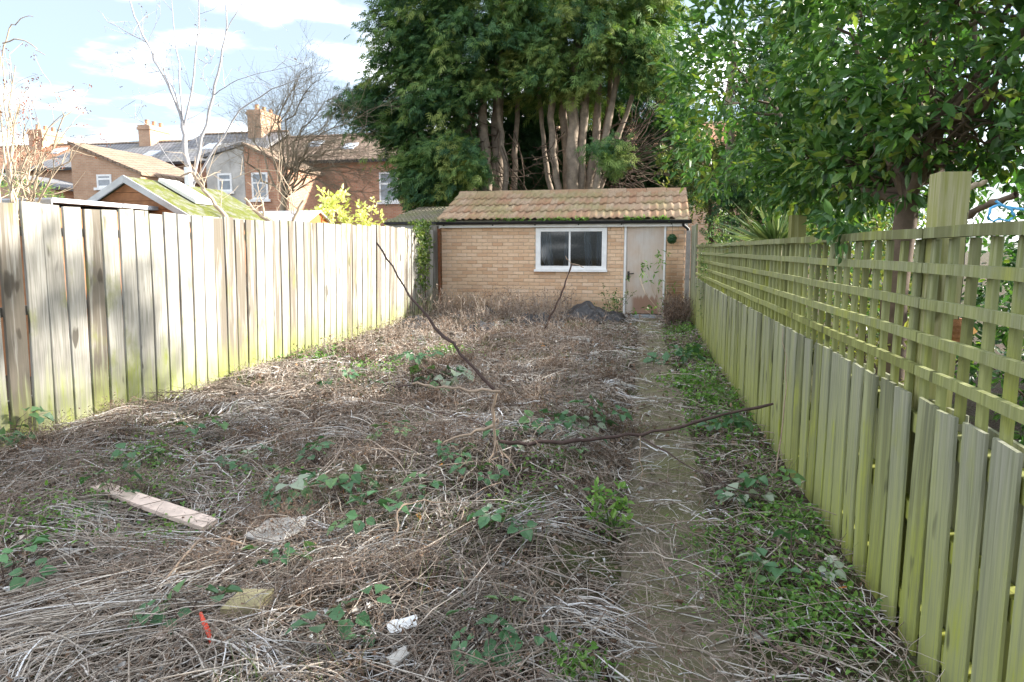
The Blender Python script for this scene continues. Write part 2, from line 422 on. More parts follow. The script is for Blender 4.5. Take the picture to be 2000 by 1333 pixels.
M_BRANCH = plain('purple_brown_cane', (0.085, 0.055, 0.048), 0.75, 0.4, 25, 0.3)
M_BRANCH_PALE = plain('peeled_tan_cane', (0.36, 0.27, 0.20), 0.8, 0.3, 25, 0.3)
def house_brick(name, a, b, mortar):
    k = Nodes(name); p = k.world_pos()
    sp = k.new('ShaderNodeSeparateXYZ'); k.put(sp.inputs[0], p)
    cm = k.new('ShaderNodeCombineXYZ'); k.put(cm.inputs[0], k.math('ADD', sp.outputs[0], sp.outputs[1])); k.put(cm.inputs[1], sp.outputs[2])
    t = k.new('ShaderNodeTexBrick'); k.put(t.inputs['Vector'], cm.outputs[0])
    t.inputs['Color1'].default_value = (*a, 1); t.inputs['Color2'].default_value = (*b, 1); t.inputs['Mortar'].default_value = (*mortar, 1)
    t.inputs['Scale'].default_value = 1.0; t.inputs['Brick Width'].default_value = 0.225; t.inputs['Row Height'].default_value = 0.075
    t.inputs['Mortar Size'].default_value = 0.007
    c = k.mix(k.math('MULTIPLY', k.step(k.noise(p, 1.2, 6, 0.7), 0.45, 0.7), 0.4), t.outputs['Color'], tuple(x * 0.6 for x in a))
    return k.done(c, 0.9, 0.15)
M_HB = house_brick('red_house_brick', (0.41, 0.19, 0.115), (0.50, 0.27, 0.165), (0.42, 0.36, 0.30))
M_HB2 = house_brick('orange_house_brick', (0.43, 0.25, 0.16), (0.51, 0.32, 0.21), (0.45, 0.40, 0.33))
M_RENDER = plain('stained_grey_render', (0.50, 0.48, 0.45), 0.95, 0.35, 1.2, 0.2)
def roof_mat(name, a, b, row=0.3, w=0.25):
    k = Nodes(name); tc = k.new('ShaderNodeTexCoord').outputs['Object']
    sp = k.new('ShaderNodeSeparateXYZ'); k.put(sp.inputs[0], tc)
    cm = k.new('ShaderNodeCombineXYZ'); k.put(cm.inputs[0], k.math('ADD', sp.outputs[0], k.math('MULTIPLY', sp.outputs[1], 0.0))); k.put(cm.inputs[1], k.math('ADD', sp.outputs[2], k.math('MULTIPLY', sp.outputs[1], 0.6)))
    t = k.new('ShaderNodeTexBrick'); k.put(t.inputs['Vector'], cm.outputs[0])
    t.inputs['Color1'].default_value = (*a, 1); t.inputs['Color2'].default_value = (*b, 1); t.inputs['Mortar'].default_value = (*[x * 0.45 for x in a], 1)
    t.inputs['Scale'].default_value = 1.0; t.inputs['Brick Width'].default_value = w; t.inputs['Row Height'].default_value = row; t.inputs['Mortar Size'].default_value = 0.025
    p = k.world_pos()
    c = k.mix(k.math('MULTIPLY', k.step(k.noise(p, 0.9, 7, 0.7), 0.5, 0.72), 0.5), t.outputs['Color'], (0.30, 0.27, 0.17))
    return k.done(c, 0.9, 0.15)
M_ROOF_RED = roof_mat('red_clay_roof', (0.36, 0.175, 0.105), (0.43, 0.24, 0.15))
M_ROOF_BROWN = roof_mat('brown_tile_roof', (0.25, 0.175, 0.13), (0.32, 0.24, 0.18))
M_ROOF_SLATE = roof_mat('grey_slate_roof', (0.20, 0.20, 0.215), (0.26, 0.255, 0.26))
M_POT = plain('chimney_pot_clay', (0.52, 0.30, 0.17), 0.85, 0.3, 6, 0.2)
M_CEDAR = plain('orange_brown_cladding', (0.33, 0.145, 0.06), 0.6, 0.35, 9, 0.25)
M_GREYPAINT = plain('grey_bargeboard', (0.40, 0.40, 0.39), 0.7, 0.2, 6, 0.15)
def moss_roof():
    k = Nodes('mossy_felt'); p = k.world_pos()
    n = k.noise(p, 7, 7, 0.7); n2 = k.noise(p, 40, 4)
    c = k.mix(k.step(n, 0.38, 0.55), (0.20, 0.20, 0.175), (0.12, 0.135, 0.032))
    c = k.mix(k.step(n2, 0.55, 0.75), c, (0.19, 0.195, 0.06))
    k.bump(n, 1.0, 0.04); return k.done(c, 0.95, 0.1)
M_MOSS = moss_roof()
M_FELT = plain('pale_roofing_sheet', (0.56, 0.60, 0.66), 0.6, 0.12, 3, 0.1)
M_BLACK = plain('black_plastic_sheet', (0.022, 0.021, 0.023), 0.45, 0.4, 8, 0.4, spec=0.5)
M_PLANK = plain('pale_pinkish_plank', (0.66, 0.53, 0.45), 0.85, 0.25, 12, 0.2)
M_SHEETW = plain('dirty_white_board', (0.42, 0.40, 0.37), 0.85, 0.35, 9, 0.3)
M_PAPER = plain('white_scrap', (0.80, 0.82, 0.83), 0.7, 0.1, 20, 0.2)
M_RED = plain('red_plastic_strip', (0.55, 0.06, 0.03), 0.45, 0.3, 12, 0.1)
M_STONE = plain('pale_pebble', (0.62, 0.59, 0.54), 0.8, 0.15, 20, 0.2)
M_STONE2 = plain('slate_grey_pebble', (0.20, 0.21, 0.25), 0.8, 0.2, 20, 0.2)
M_SLAB = plain('yellowed_paving_slab', (0.40, 0.35, 0.20), 0.92, 0.3, 14, 0.5)
M_ROPE = plain('light_blue_cord', (0.12, 0.42, 0.72), 0.6, 0.2, 30, 0.2)
M_WICKER = plain('brown_woven_feeder', (0.30, 0.14, 0.06), 0.8, 0.4, 40, 0.6)

# ------------------------------------------------------------------ setting: ground and path
def axis(*segs):
    out = []
    for a, b, n in segs: out += list(np.linspace(a, b, n, endpoint=False))
    return np.array(out + [segs[-1][1]])
gx = axis((-400, -60, 6), (-60, -6, 18), (-6, 1.4, 124), (1.4, 30, 20), (30, 400, 6))
gy = axis((-80, 0.5, 8), (0.5, 7, 110), (7, 15, 90), (15, 60, 20), (60, 600, 8))
GX, GY = np.meshgrid(gx, gy)
GZ = ground_z(GX, GY)
GZ = GZ - 0.03 * ((GX > path_l(GY)) & (GX < path_r(GY)) & (GY < 14.2) & (GY > 0.6))
nx, ny = len(gx), len(gy)
gi = (np.arange(ny - 1)[:, None] * nx + np.arange(nx - 1)[None, :])
GF = np.stack([gi, gi + 1, gi + nx + 1, gi + nx], -1).reshape(-1, 4)
ground = link('ground', mesh_np('ground', np.stack([GX, GY, GZ], -1).reshape(-1, 3), GF, smooth=True), M_SOIL)
tag(ground, 'bare brown soil under the overgrown back garden', kind='structure')

pu = np.linspace(0, 1, 9); pv = np.linspace(0.7, 13.9, 150)
PU, PV = np.meshgrid(pu, pv)
PX = path_l(PV) * (1 - PU) + path_r(PV) * PU
PZ = 0.10 * smooth01((PV - 9.5) / 4.2) + 0.03 + 0.007 * wob(PX, PV, 6, 2)
PZ = np.where((PU == 0) | (PU == 1), PZ - 0.06, PZ)
pi_ = np.arange(149)[:, None] * 9 + np.arange(8)[None, :]
PF = np.stack([pi_, pi_ + 1, pi_ + 10, pi_ + 9], -1).reshape(-1, 4)
path = link('path', mesh_np('path', np.stack([PX, PV, PZ], -1).reshape(-1, 3), PF), M_PATH)
tag(path, 'narrow mossy concrete path running to the shed door', kind='structure')

# ------------------------------------------------------------------ brick shed at the end of the garden
SY = 14.2
shed = thing('brick_shed', 'long buff brick shed with clay tiled roof at the garden end', 'shed', (0, 0, 0))
SX0, SX1, SZT = -4.50, 0.585, 2.02
WIN = (-2.45, -0.97, 1.05, 1.94); DOOR = (-0.625, 0.205, 0.16, 1.98)
wall = MB()
d0, d1 = SY + 0.008, SY + 0.11
wall.box(SX0 + .004, WIN[0], d0, d1, 0, SZT); wall.box(WIN[0], WIN[1], d0, d1, 0, WIN[2]); wall.box(WIN[0], WIN[1], d0, d1, WIN[3], SZT)
wall.box(WIN[1], DOOR[0], d0, d1, 0, SZT); wall.box(DOOR[0], DOOR[1], d0, d1, 0, DOOR[2]); wall.box(DOOR[0], DOOR[1], d0, d1, DOOR[3], SZT)
wall.box(DOOR[1], SX1 - .004, d0, d1, 0, SZT)
wall.box(SX0 + .004, SX0 + .1, d1, 17.5, 0, SZT); wall.box(SX1 - .1, SX1 - .004, d1, 17.5, 0, SZT); wall.box(SX0 + .1, SX1 - .1, 17.4, 17.5, 0, SZT)
wall.prism([(SX0 + .004, d0, SZT), (SX0 + .004, 17.5, SZT), (SX0 + .004, 15.85, 2.70)], (0.096, 0, 0))
wall.prism([(SX1 - .1, d0, SZT), (SX1 - .1, 17.5, SZT), (SX1 - .1, 15.85, 2.70)], (0.096, 0, 0))
wall_o = wall.build('wall', M_MORTAR, shed)
# bricks in stretcher bond, each one an object
def brick_mesh():
    b = 0.004; m = MB(); h, w, dp = 0.0325, 0.1075, 0.05
    V = [(-w, dp, -h), (w, dp, -h), (w, dp, h), (-w, dp, h), (-w, b, -h), (w, b, -h), (w, b, h), (-w, b, h),
         (-w + b, 0, -h + b), (w - b, 0, -h + b), (w - b, 0, h - b), (-w + b, 0, h - b)]
    Fc = [(4, 5, 1, 0), (5, 6, 2, 1), (6, 7, 3, 2), (7, 4, 0, 3), (8, 9, 5, 4), (9, 10, 6, 5), (10, 11, 7, 6), (11, 8, 4, 7), (8, 11, 10, 9)]
    Fc = [f[::-1] for f in Fc[:4]] + Fc[4:8] + [(8, 9, 10, 11)]
    return m.add(V, Fc).mesh('brick')
BR = brick_mesh()
cells = []
for c_ in range(26):
    z = 0.06 + 0.0755 * c_ + 0.0325
    if z + 0.03 > 1.985: break
    x = SX0 - (0.1125 if c_ % 2 else 0.0)
    while x < SX1:
        a, b = max(x, SX0), min(x + 0.215, SX1); segs = [(a, b)]
        for (o0, o1, z0, z1) in (WIN, DOOR):
            if z + 0.03 > z0 and z - 0.03 < z1:
                nxt = []
                for s0, s1 in segs:
                    if s1 <= o0 or s0 >= o1: nxt.append((s0, s1)); continue
                    if s0 < o0: nxt.append((s0, o0 - 0.004))
                    if s1 > o1: nxt.append((o1 + 0.004, s1))
                segs = nxt
        cells += [(s0, s1, z) for s0, s1 in segs if s1 - s0 > 0.03]
        x += 0.225
cells.sort(key=lambda q: -(q[1] - q[0]) * (1.0 if q[2] > 0.5 else 0.3) - 0.001 * q[2])
rest = Big()
bv = np.array([v.co[:] for v in BR.vertices]); bf = [tuple(p.vertices) for p in BR.polygons]
for i, (s0, s1, z) in enumerate(cells):
    cx, sx = (s0 + s1) / 2, (s1 - s0) / 0.215
    yy = SY - random.uniform(0, 0.003)
    if i < 300:
        o = link('brick', BR, M_BRICK, wall_o, (cx + random.uniform(-.002, .002), yy, z + random.uniform(-.0015, .0015)), (random.uniform(-.01, .01), random.uniform(-.006, .006), random.uniform(-.006, .006)))
        o.scale = (sx, 1, 1)
    else:
        rest.add(bv * np.array([sx, 1, 1]) + np.array([cx, yy, z]), np.array(bf), random.random())
ro = rest.build('brick_remainder', M_BRICK, wall_o); ro['kind'] = 'stuff'
# fascia, gutter
MB().box(SX0 - .02, SX1 + .03, SY - .085, SY - .06, 1.95, 2.055).build('fascia', M_WHITE, shed)
MB().box(SX0 - .02, SX1 + .03, SY - .06, SY - .002, 1.985, 1.997).build('soffit', M_GREYPAINT, shed)
g = MB(); th = np.linspace(math.pi, 2 * math.pi, 9)
ring = [(0, SY - .155 + .066 * math.cos(t), 2.07 + .066 * math.sin(t)) for t in th] + [(0, SY - .155 + .058 * math.cos(t), 2.07 + .058 * math.sin(t)) for t in th[::-1]]
gut = g.prism([(SX0 - .06, p[1], p[2]) for p in ring], (SX1 - SX0 + .16, 0, 0)).build('gutter', M_GUTTER, shed)
for x in (-4.42, -3.35, -2.45, -1.55, -0.68, 0.3):
    MB().box(x - .012, x + .012, SY - .12, SY - .086, 1.985, 2.035).build('bracket', M_GUTTER, gut)
dp = MB(); dp.tube([(SX1 - .06, SY - .13, 2.04), (SX1 - .05, SY - .1, 1.97), (SX1 + .04, SY - .06, 1.9), (SX1 + .05, SY - .05, 1.75)], [.034] * 4, 8)
dp.build('downpipe', M_GUTTER, shed, True)
# roof deck and tiles
EY, EZ, RY, RZ = SY - .13, 2.105, 15.85, 2.79
rl = math.hypot(RY - EY, RZ - EZ); pit = math.atan2(RZ - EZ, RY - EY)
roof = MB().prism([(SX0 - .03, EY + .05, EZ - .02), (SX0 - .03, RY, RZ - .045), (SX0 - .03, 17.65, EZ - .02), (SX0 - .03, 17.65, EZ - .05), (SX0 - .03, RY, RZ - .085), (SX0 - .03, EY + .05, EZ - .06)], (SX1 - SX0 + .06, 0, 0)).build('roof', M_TILE_GREY, shed)
NCOL, NROW = 34, 4; TW = (SX1 - SX0 + .1) / NCOL; TL = rl / NROW
def tile_mesh(w, l):
    us = np.linspace(0, 1, 9)
    prof = np.where(us < 0.52, 0.006 - 0.012 * np.sin(us / 0.52 * math.pi), 0.018 * np.sin((us - 0.52) / 0.48 * math.pi) + 0.006)
    m = MB(); V = []; ov = 0.045
    for t, lift in ((0, 0.034), (1, 0.0)):
        for u, p in zip(us, prof): V.append(((u - 0.5) * w * 1.03, -0.005 + t * (l + ov), p + lift))
    for u, p in zip(us, prof): V.append(((u - 0.5) * w * 1.03, -0.005, p + 0.034 - 0.022))
    Fc = [(i, i + 1, 10 + i, 9 + i) for i in range(8)] + [(18 + i, 19 + i, i + 1, i) for i in range(8)]
    return m.add(V, Fc).mesh('tile', True)
TILE = tile_mesh(TW, TL)
for r_ in range(NROW):
    for c_ in range(NCOL):
        s = r_ * TL
        link('tile', TILE, M_TILE, roof, (SX0 - .05 + (c_ + .5) * TW + random.uniform(-.004, .004), EY - .01 + s * math.cos(pit) , EZ + s * math.sin(pit) + random.uniform(0, .004)), (pit + random.uniform(-.012, .012), random.uniform(-.012, .012), random.uniform(-.012, .012)))
ridge_l = (SX1 - SX0 + .1) / 12
rm = MB()
rm.prism([(0, -.14, -.055), (0, -.08, .02), (0, 0, .05), (0, .08, .02), (0, .14, -.055), (0, .12, -.06), (0, 0, .03), (0, -.12, -.06)], (ridge_l - .008, 0, 0))
RIDGE = rm.mesh('ridge_tile')
for i in range(12):
    link('ridge_tile', RIDGE, M_TILE, roof, (SX0 - .05 + i * ridge_l, RY, RZ + .012 + random.uniform(-.004, .004)), (0, random.uniform(-.006, .006), random.uniform(-.008, .008)))
# window
fx0, fx1, fz0, fz1 = WIN[0] + .004, WIN[1] - .004, WIN[2] + .004, WIN[3] - .004
wf = MB(); a0, a1 = SY - .022, SY + .05
wf.box(fx0, fx0 + .10, a0, a1, fz0, fz1); wf.box(fx1 - .10, fx1, a0, a1, fz0, fz1); wf.box(fx0 + .10, fx1 - .10, a0, a1, fz0, fz0 + .10); wf.box(fx0 + .10, fx1 - .10, a0, a1, fz1 - .075, fz1)
win = wf.build('window', M_WHITE, shed)
MB().box(fx0 + .69, fx0 + .725, SY - .01, SY + .04, fz0 + .101, fz1 - .076).build('mullion', M_WHITE, win)
MB().box(fx0 - .03, fx1 + .02, SY - .06, SY - .024, fz0 - .02, fz0 + .03).build('sill', M_WHITE, win)
MB().box(fx0 + .101, fx0 + .689, SY + .022, SY + .026, fz0 + .101, fz1 - .076).build('pane', M_GLASS, win)
MB().box(fx0 + .726, fx1 - .101, SY + .022, SY + .026, fz0 + .101, fz1 - .076).build('pane', M_GLASS, win)
for (x0, x1, lean) in ((fx0 + .06, fx0 + .27, .10), (fx0 + .60, fx0 + .70, -.05), (fx1 - .50, fx1 - .36, .06), (fx1 - .22, fx1 - .08, 0)):
    cm_ = MB(); n_ = 9
    for j in range(n_ - 1):
        u0, u1 = j / (n_ - 1), (j + 1) / (n_ - 1)
        y0, y1 = SY + .16 + .02 * math.sin(j * 2.4), SY + .16 + .02 * math.sin((j + 1) * 2.4)
        cm_.add([(x0 + (x1 - x0) * u0 + lean, y0, 1.0), (x0 + (x1 - x0) * u1 + lean, y1, 1.0), (x0 + (x1 - x0) * u1, y1, 1.95), (x0 + (x1 - x0) * u0, y0, 1.95)], [(0, 1, 2, 3)])
    cm_.build('curtain', M_CURTAIN, win)
# door
dw = MB(); dw.box(DOOR[0] + .003, DOOR[0] + .045, SY - .02, SY + .06, DOOR[2], DOOR[3] - .004); dw.box(DOOR[1] - .04, DOOR[1] - .003, SY - .02, SY + .06, DOOR[2], DOOR[3] - .004)
dfr = dw.build('door_frame', M_WHITE, shed)
door = MB().box(DOOR[0] + .047, DOOR[1] - .042, SY + .006, SY + .045, DOOR[2] + .03, DOOR[3] - .006).build('door', M_DOOR, shed)
hm = MB(); hx = DOOR[0] + .10
hm.box(hx - .022, hx + .022, SY - .002, SY + .0055, .88, 1.05); hm.tube([(hx, SY - .002, 1.0), (hx, SY - .045, 1.0), (hx + .03, SY - .05, 1.003), (hx + .11, SY - .05, 1.01)], [.011] * 4, 8)
hm.build('handle', M_DARKMETAL, door)
ks = MB(); ks.box(DOOR[0] - .02, DOOR[1] - .16, SY - .075, SY - .023, .055, .175); ks.build('threshold', M_METAL, shed)
ks = MB(); ks.box(DOOR[1] - .158, DOOR[1] - .02, SY - .07, SY - .03, .055, .17); ks.build('door_step_end', M_CONC, shed)

# hanging topiary ball under the gutter
ball = thing('hanging_basket_ball', 'small dark green ball hanging from the gutter beside the shed door', 'hanging ball', (0.315, SY - .17, 1.70))
ub = MB()
for i in range(9):
    for j in range(14): pass
import bmesh
bm = bmesh.new(); bmesh.ops.create_icosphere(bm, subdivisions=3, radius=.082)
for v in bm.verts: v.co *= 1 + random.uniform(-.10, .10)
me = bpy.data.meshes.new('ball'); bm.to_mesh(me); bm.free()
bl = Big(); 
def leaf_quads(P, D, N, L, W, r, fold=0.18, droop=0.12):
    """pointed leaves, 6 points / 4 quads-as-tris padded: P base, D along, N up; arrays"""
    S = np.cross(D, N); S /= np.linalg.norm(S, axis=1)[:, None] + 1e-9
    U = np.cross(S, D)
    L = L[:, None]; W = W[:, None]; droop = droop * RNG.uniform(-.6, 2.6, (len(P), 1)); fold = fold * RNG.uniform(.2, 2.0, (len(P), 1))
    base = P; m1 = P + D * L * .42 - U * L * droop * .2; tip = P + D * L - U * L * droop
    l1 = P + D * L * .30 + S * W * .5 + U * W * fold; r1 = P + D * L * .30 - S * W * .5 + U * W * fold
    l2 = P + D * L * .66 + S * W * .40 + U * W * fold * .7 - U * L * droop * .4; r2 = P + D * L * .66 - S * W * .40 + U * W * fold * .7 - U * L * droop * .4
    m2 = P + D * L * .70 - U * L * droop * .45
    V = np.stack([base, l1, l2, tip, r2, r1, m1, m2], 1)
    n = len(P); b = np.arange(n)[:, None, None] * 8
    Fq = np.array([[0, 6, 1, 1], [0, 5, 6, 6], [6, 7, 2, 1], [6, 5, 4, 7], [7, 3, 2, 2], [7, 4, 3, 3]])
    quads = np.array([[6, 7, 2, 1], [6, 5, 4, 7]]); tris = np.array([[0, 6, 1], [0, 5, 6], [7, 3, 2], [7, 4, 3]])
    T = np.concatenate([tris, [[6, 7, 2], [6, 2, 1], [6, 5, 4], [6, 4, 7]]])
    return V.reshape(-1, 3), (b + T[None]).reshape(-1, 3), np.repeat(r, 8)
def unit(a): return a / (np.linalg.norm(a, axis=1)[:, None] + 1e-9)
nb = 260; dd = unit(RNG.normal(size=(nb, 3)))
V, Ft, rr = leaf_quads(dd * .075, unit(dd + RNG.normal(size=(nb, 3)) * .8), unit(RNG.normal(size=(nb, 3))), np.full(nb, .035), np.full(nb, .018), RNG.uniform(0, .5, nb))
link('ball', me, M_CONIFER, ball)
b_ = Big(); b_.add(V, Ft, rr); b_.build('foliage', M_LAUREL, ball)
MB().tube([(0, 0, .08), (0.005, 0.03, .2), (0, .03, .33)], [.003] * 3, 4).build('chain', M_DARKMETAL, ball)

# ------------------------------------------------------------------ fences
def plank_mesh(name, w, t, h, seed, warp=.006):
    """upright board, slightly warped, chamfered front edges; base at z=0, face to +X, width along Y"""
    rs = np.random.default_rng(seed); nz = 5; m = MB(); c = .004; rings = []
    bow, tw, tp = rs.uniform(-warp, warp), rs.uniform(-.012, .012), rs.uniform(-.006, .006)
    for i in range(nz):
        u = i / (nz - 1); off = bow * math.sin(u * math.pi); z = h * u
        hw = w / 2 + rs.uniform(-.0015, .0015); a = tw * (u - .5)
        P = [(-t / 2, -hw), (t / 2 - c, -hw), (t / 2, -hw + c), (t / 2, hw - c), (t / 2 - c, hw), (-t / 2, hw)]
        rings.append([(x + off - y * a * 0, y + off * .6 + x * a, z + (tp * y / w if i == nz - 1 else 0) + 0) for x, y in P])
    V = [p for r_ in rings for p in r_]; Fc = []
    for i in range(nz - 1):
        for j in range(6): Fc.append((i * 6 + j, i * 6 + (j + 1) % 6, i * 6 + 6 + (j + 1) % 6, i * 6 + 6 + j))
    Fc += [tuple(range(6))[::-1], tuple(range((nz - 1) * 6, nz * 6))]
    return m.add(V, Fc).mesh(name)

LFX = -4.68
lf = thing('board_fence', 'tall pale weathered vertical board fence along the sunny side of the garden', 'fence', (LFX, 0, 0))
LB = [plank_mesh('board', .168, .022, 1.86, 40 + i) for i in range(7)]
for m_ in LB: m_.materials.append(M_BOARD_L)
y = 3.05; i = 0
while y < 14.0:
    o = link('board', LB[random.randrange(7)], None, lf, (random.uniform(-.004, .004), y, -.02 + .055 * smooth01((y - 6) / 6) + random.uniform(-.014, .014)), (random.uniform(-.006, .006), R(1.6) + random.uniform(-.004, .004), random.uniform(-.02, .02)))
    if random.random() < .5: o.rotation_euler.z += 0.0; o.scale.y = random.uniform(.985, 1.02)
    y += .1905 + random.uniform(-.003, .003); i += 1
for z in (.3, 1.0, 1.6):
    MB().box(-.07, -.022, 2.9, 14.0, z, z + .07).build('rail', M_GREYWOOD, lf)
for yy in (3.0, 5.6, 8.2, 10.8, 13.4):
    MB().box(-.17, -.075, yy - .05, yy + .05, 0, 1.8).build('post', M_GREYWOOD, lf)

cp = thing('fence_post', 'grey timber end post between the pale fence and the shed', 'post', (-4.62, 14.08, 0), 0)
MB().box(-.05, .075, -.06, .06, 0, 1.98).build('shaft', M_GREYWOOD, cp)
MB().box(.078, .11, -.03, .03, 0, 1.93).build('rusty_strip', plain('rusty_edge', (0.22, 0.085, 0.04), .9, .4, 10, .3), cp)
cp2 = thing('fence_post', 'pale concrete post wedged between the shed corner and the green fence', 'post', (0.635, 14.05, 0))
MB().box(-.04, .04, -.06, .06, 0, 1.86).build('shaft', M_CONC, cp2)
MB().box(-.042, .042, -.062, .062, 1.0, 1.02).build('band', M_CONC, cp2)

rf = thing('trellis_fence', 'low green algae stained board fence with trellis panels on top', 'fence', (0, 0, 0))
fang = math.atan(FB)
RB = [plank_mesh('board', .140, .014, 1.0, 80 + i) for i in range(6)]
for m_ in RB: m_.materials.append(M_BOARD_R)
TOPZ = .965
y = 0.75
ys = []
while y < 12.9:
    zt = TOPZ + random.uniform(-.004, .004)
    o = link('board', RB[random.randrange(6)], None, rf, (float(fence_x(y)) + .012 + random.uniform(-.003, .003), y, zt - 1.0 + .03 * smooth01((y - 10) / 3)), (random.uniform(-.004, .004), random.uniform(-.008, .008), math.pi + fang + random.uniform(-.012, .012)))
    ys.append(y); y += .1885 + random.uniform(-.004, .004)
for y in ys:                                        # boards on the neighbour's side cover the gaps
    link('board', RB[random.randrange(6)], None, rf, (float(fence_x(y + .094)) + .085, y + .094, TOPZ - 1.0 - .02 + random.uniform(-.01, .01)), (0, random.uniform(-.008, .008), fang + random.uniform(-.02, .02)))
def rail_along(y0, y1, off, t, z0, z1, name, mat, sag=0.0):
    m = MB(); n = 12; V = []
    for i in range(n + 1):
        y = y0 + (y1 - y0) * i / n; x = float(fence_x(y)) + off; dz = sag * math.sin(i / n * math.pi * 3) * .5 + random.uniform(-1, 1) * sag * .3
        V += [(x, y, z0 + dz), (x + t, y, z0 + dz), (x + t, y, z1 + dz), (x, y, z1 + dz)]
    Fc = [(0, 1, 2, 3), tuple(4 * n + k for k in (3, 2, 1, 0))]
    for i in range(n):
        for j in range(4): Fc.append((4 * i + (j + 1) % 4, 4 * i + j, 4 * i + 4 + j, 4 * i + 4 + (j + 1) % 4))
    m.add(V, Fc); return m.build(name, mat, rf)
for z in (.12, .48, .82):
    rail_along(.7, 12.9, .024, .047, z, z + .07, 'rail', M_TRELLIS)
panels = [(.75, 2.72), (2.73, 5.28), (5.29, 7.55), (7.56, 10.0), (10.01, 12.3), (12.31, 12.9)]
for (y0, y1) in panels:
    for z0 in (1.043, 1.163, 1.287, 1.414):
        rail_along(y0, y1, .0, .022, z0, z0 + .036, 'trellis_slat', M_TRELLIS, .003)
    rail_along(y0, y1, -.006, .05, 1.538, 1.575, 'trellis_cap', M_TRELLIS, .003)
SL = [plank_mesh('trellis_upright', .036, .022, .60, 120 + i, .004) for i in range(4)]
for m_ in SL: m_.materials.append(M_TRELLIS)
y = .80
while y < 12.85:
    link('trellis_upright', SL[random.randrange(4)], None, rf, (float(fence_x(y)) + .04, y, .938 + random.uniform(-.006, .0)), (random.uniform(-.006, .006), random.uniform(-.006, .006), math.pi + fang))
    y += .148 + random.uniform(-.004, .004)
for k_, (y, zt, w) in enumerate(((.42, 1.75, .1), (2.82, 1.775, .1), (5.28, 1.74, .1), (7.55, 1.56, .1), (10.0, 1.55, .1), (12.3, 1.55, .1))):
    pm = MB(); x = float(fence_x(y)) + .075
    pm.box(-w / 2, w / 2, -w / 2, w / 2, 0, zt)
    pm.build('post', M_POST, rf, loc=(x + w / 2 - .02, y, 0), rot=(0, 0, fang))
# far, taller closed panel
tp = thing('closed_board_fence', 'short taller green board panel at the far end beside the shed', 'fence', (0, 0, 0))
TB = plank_mesh('board', .148, .02, 1.93, 150); TB.materials.append(M_BOARD_R)
y = 12.99
while y < 14.15:
    link('board', TB, None, tp, (float(fence_x(y)) + .01, y, .02 + random.uniform(-.006, .006)), (0, random.uniform(-.01, .01), math.pi + fang + random.uniform(-.02, .02)))
    y += .152
tr_ = MB()
for z in (.5, 1.5): tr_.box(float(fence_x(13.5)) + .03, float(fence_x(13.5)) + .07, 12.92, 14.15, z, z + .07)
tr_.build('rail', M_TRELLIS, tp)

# ------------------------------------------------------------------ the ground litter (uncountable)
def stalks(n, pos, az, L, r, arch, lift, bend, seg=4, rnd=None, tipdrop=0.0, sides=3, follow=True):
    t = np.linspace(0, 1, seg + 1)[None, :, None]
    d = np.stack([np.cos(az), np.sin(az)], -1)[:, None, :]; s = np.stack([-np.sin(az), np.cos(az)], -1)[:, None, :]
    xy = pos[:, None, :] + d * L[:, None, None] * t + s * (bend * L)[:, None, None] * (t ** 2)
    kink = RNG.normal(size=(n, seg + 1, 2)) * (L * .022)[:, None, None]; xy = xy + kink * (t > 0)
    g0 = ground_z(xy[..., 0], xy[..., 1]) if follow else ground_z(pos[:, 0], pos[:, 1])[:, None] + 0 * xy[..., 0]
    tt = t[..., 0]
    z = g0 + lift[:, None] + arch[:, None] * 4 * tt * (1 - tt * (1 - tipdrop)) * np.where(tt < 1, 1, 1) * .5
    P = np.concatenate([xy, z[..., None]], -1)
    T = np.gradient(P, axis=1); T /= np.linalg.norm(T, axis=2)[..., None] + 1e-9
    A = np.cross(T, RNG.normal(size=(n, 1, 3))); A /= np.linalg.norm(A, axis=2)[..., None] + 1e-9
    B = np.cross(T, A)
    th_ = np.linspace(0, 2 * np.pi, sides, endpoint=False)
    rad = (r[:, None] * (1 - .55 * tt))[..., None, None]
    V = P[:, :, None, :] + rad * (np.cos(th_)[None, None, :, None] * A[:, :, None, :] + np.sin(th_)[None, None, :, None] * B[:, :, None, :])
    b = np.arange(n)[:, None, None, None] * ((seg + 1) * sides)
    i = np.arange(seg)[None, :, None, None] * sides; j = np.arange(sides)[None, None, :, None]; j2 = (j + 1) % sides
    Fq = np.concatenate(np.broadcast_arrays(b + i + j, b + i + j2, b + i + sides + j2, b + i + sides + j), -1).reshape(-1, 4)
    return V.reshape(-1, 3), Fq, np.repeat(rnd, (seg + 1) * sides)

def sample_xy(n, p=1.15, ymin=1.5, ymax=14.0, on_path=0.58, xmax=None):
    out = []
    have = 0
    while have < n:
        u = RNG.uniform(0, 1, n); k = 1 - p - 1e-3
        y = (ymin ** k + u * (ymax ** k - ymin ** k)) ** (1 / k)
        x = RNG.uniform(-4.66, 1.0, n)
        lim = fence_x(y) - .03
        keep = x < lim
        keep &= (x / np.maximum(y, .1) > -1.35)
        pth = (x > path_l(y)) & (x < path_r(y)); side = x >= path_r(y)
        dens = np.where(pth, np.where(y < 4.6, on_path * 1.7, on_path), np.where(side, .62, 1.0))
        keep &= RNG.uniform(0, 1, n) < dens
        q = np.stack([x, y], -1)[keep]; out.append(q); have += len(q)
    return np.concatenate(out)[:n]
def flow(x, y): return 0.6 + 1.5 * wob(x, y, .9, 1) + .9 * wob(x, y, 2.7, 2)
def far(y): return np.clip(y / 4.0, .85, 2.2)
# patches: pale frosted straw, brown tangle
def pale(x, y): return smooth01((wob(x, y, 1.5, 4) + .15) / .7)

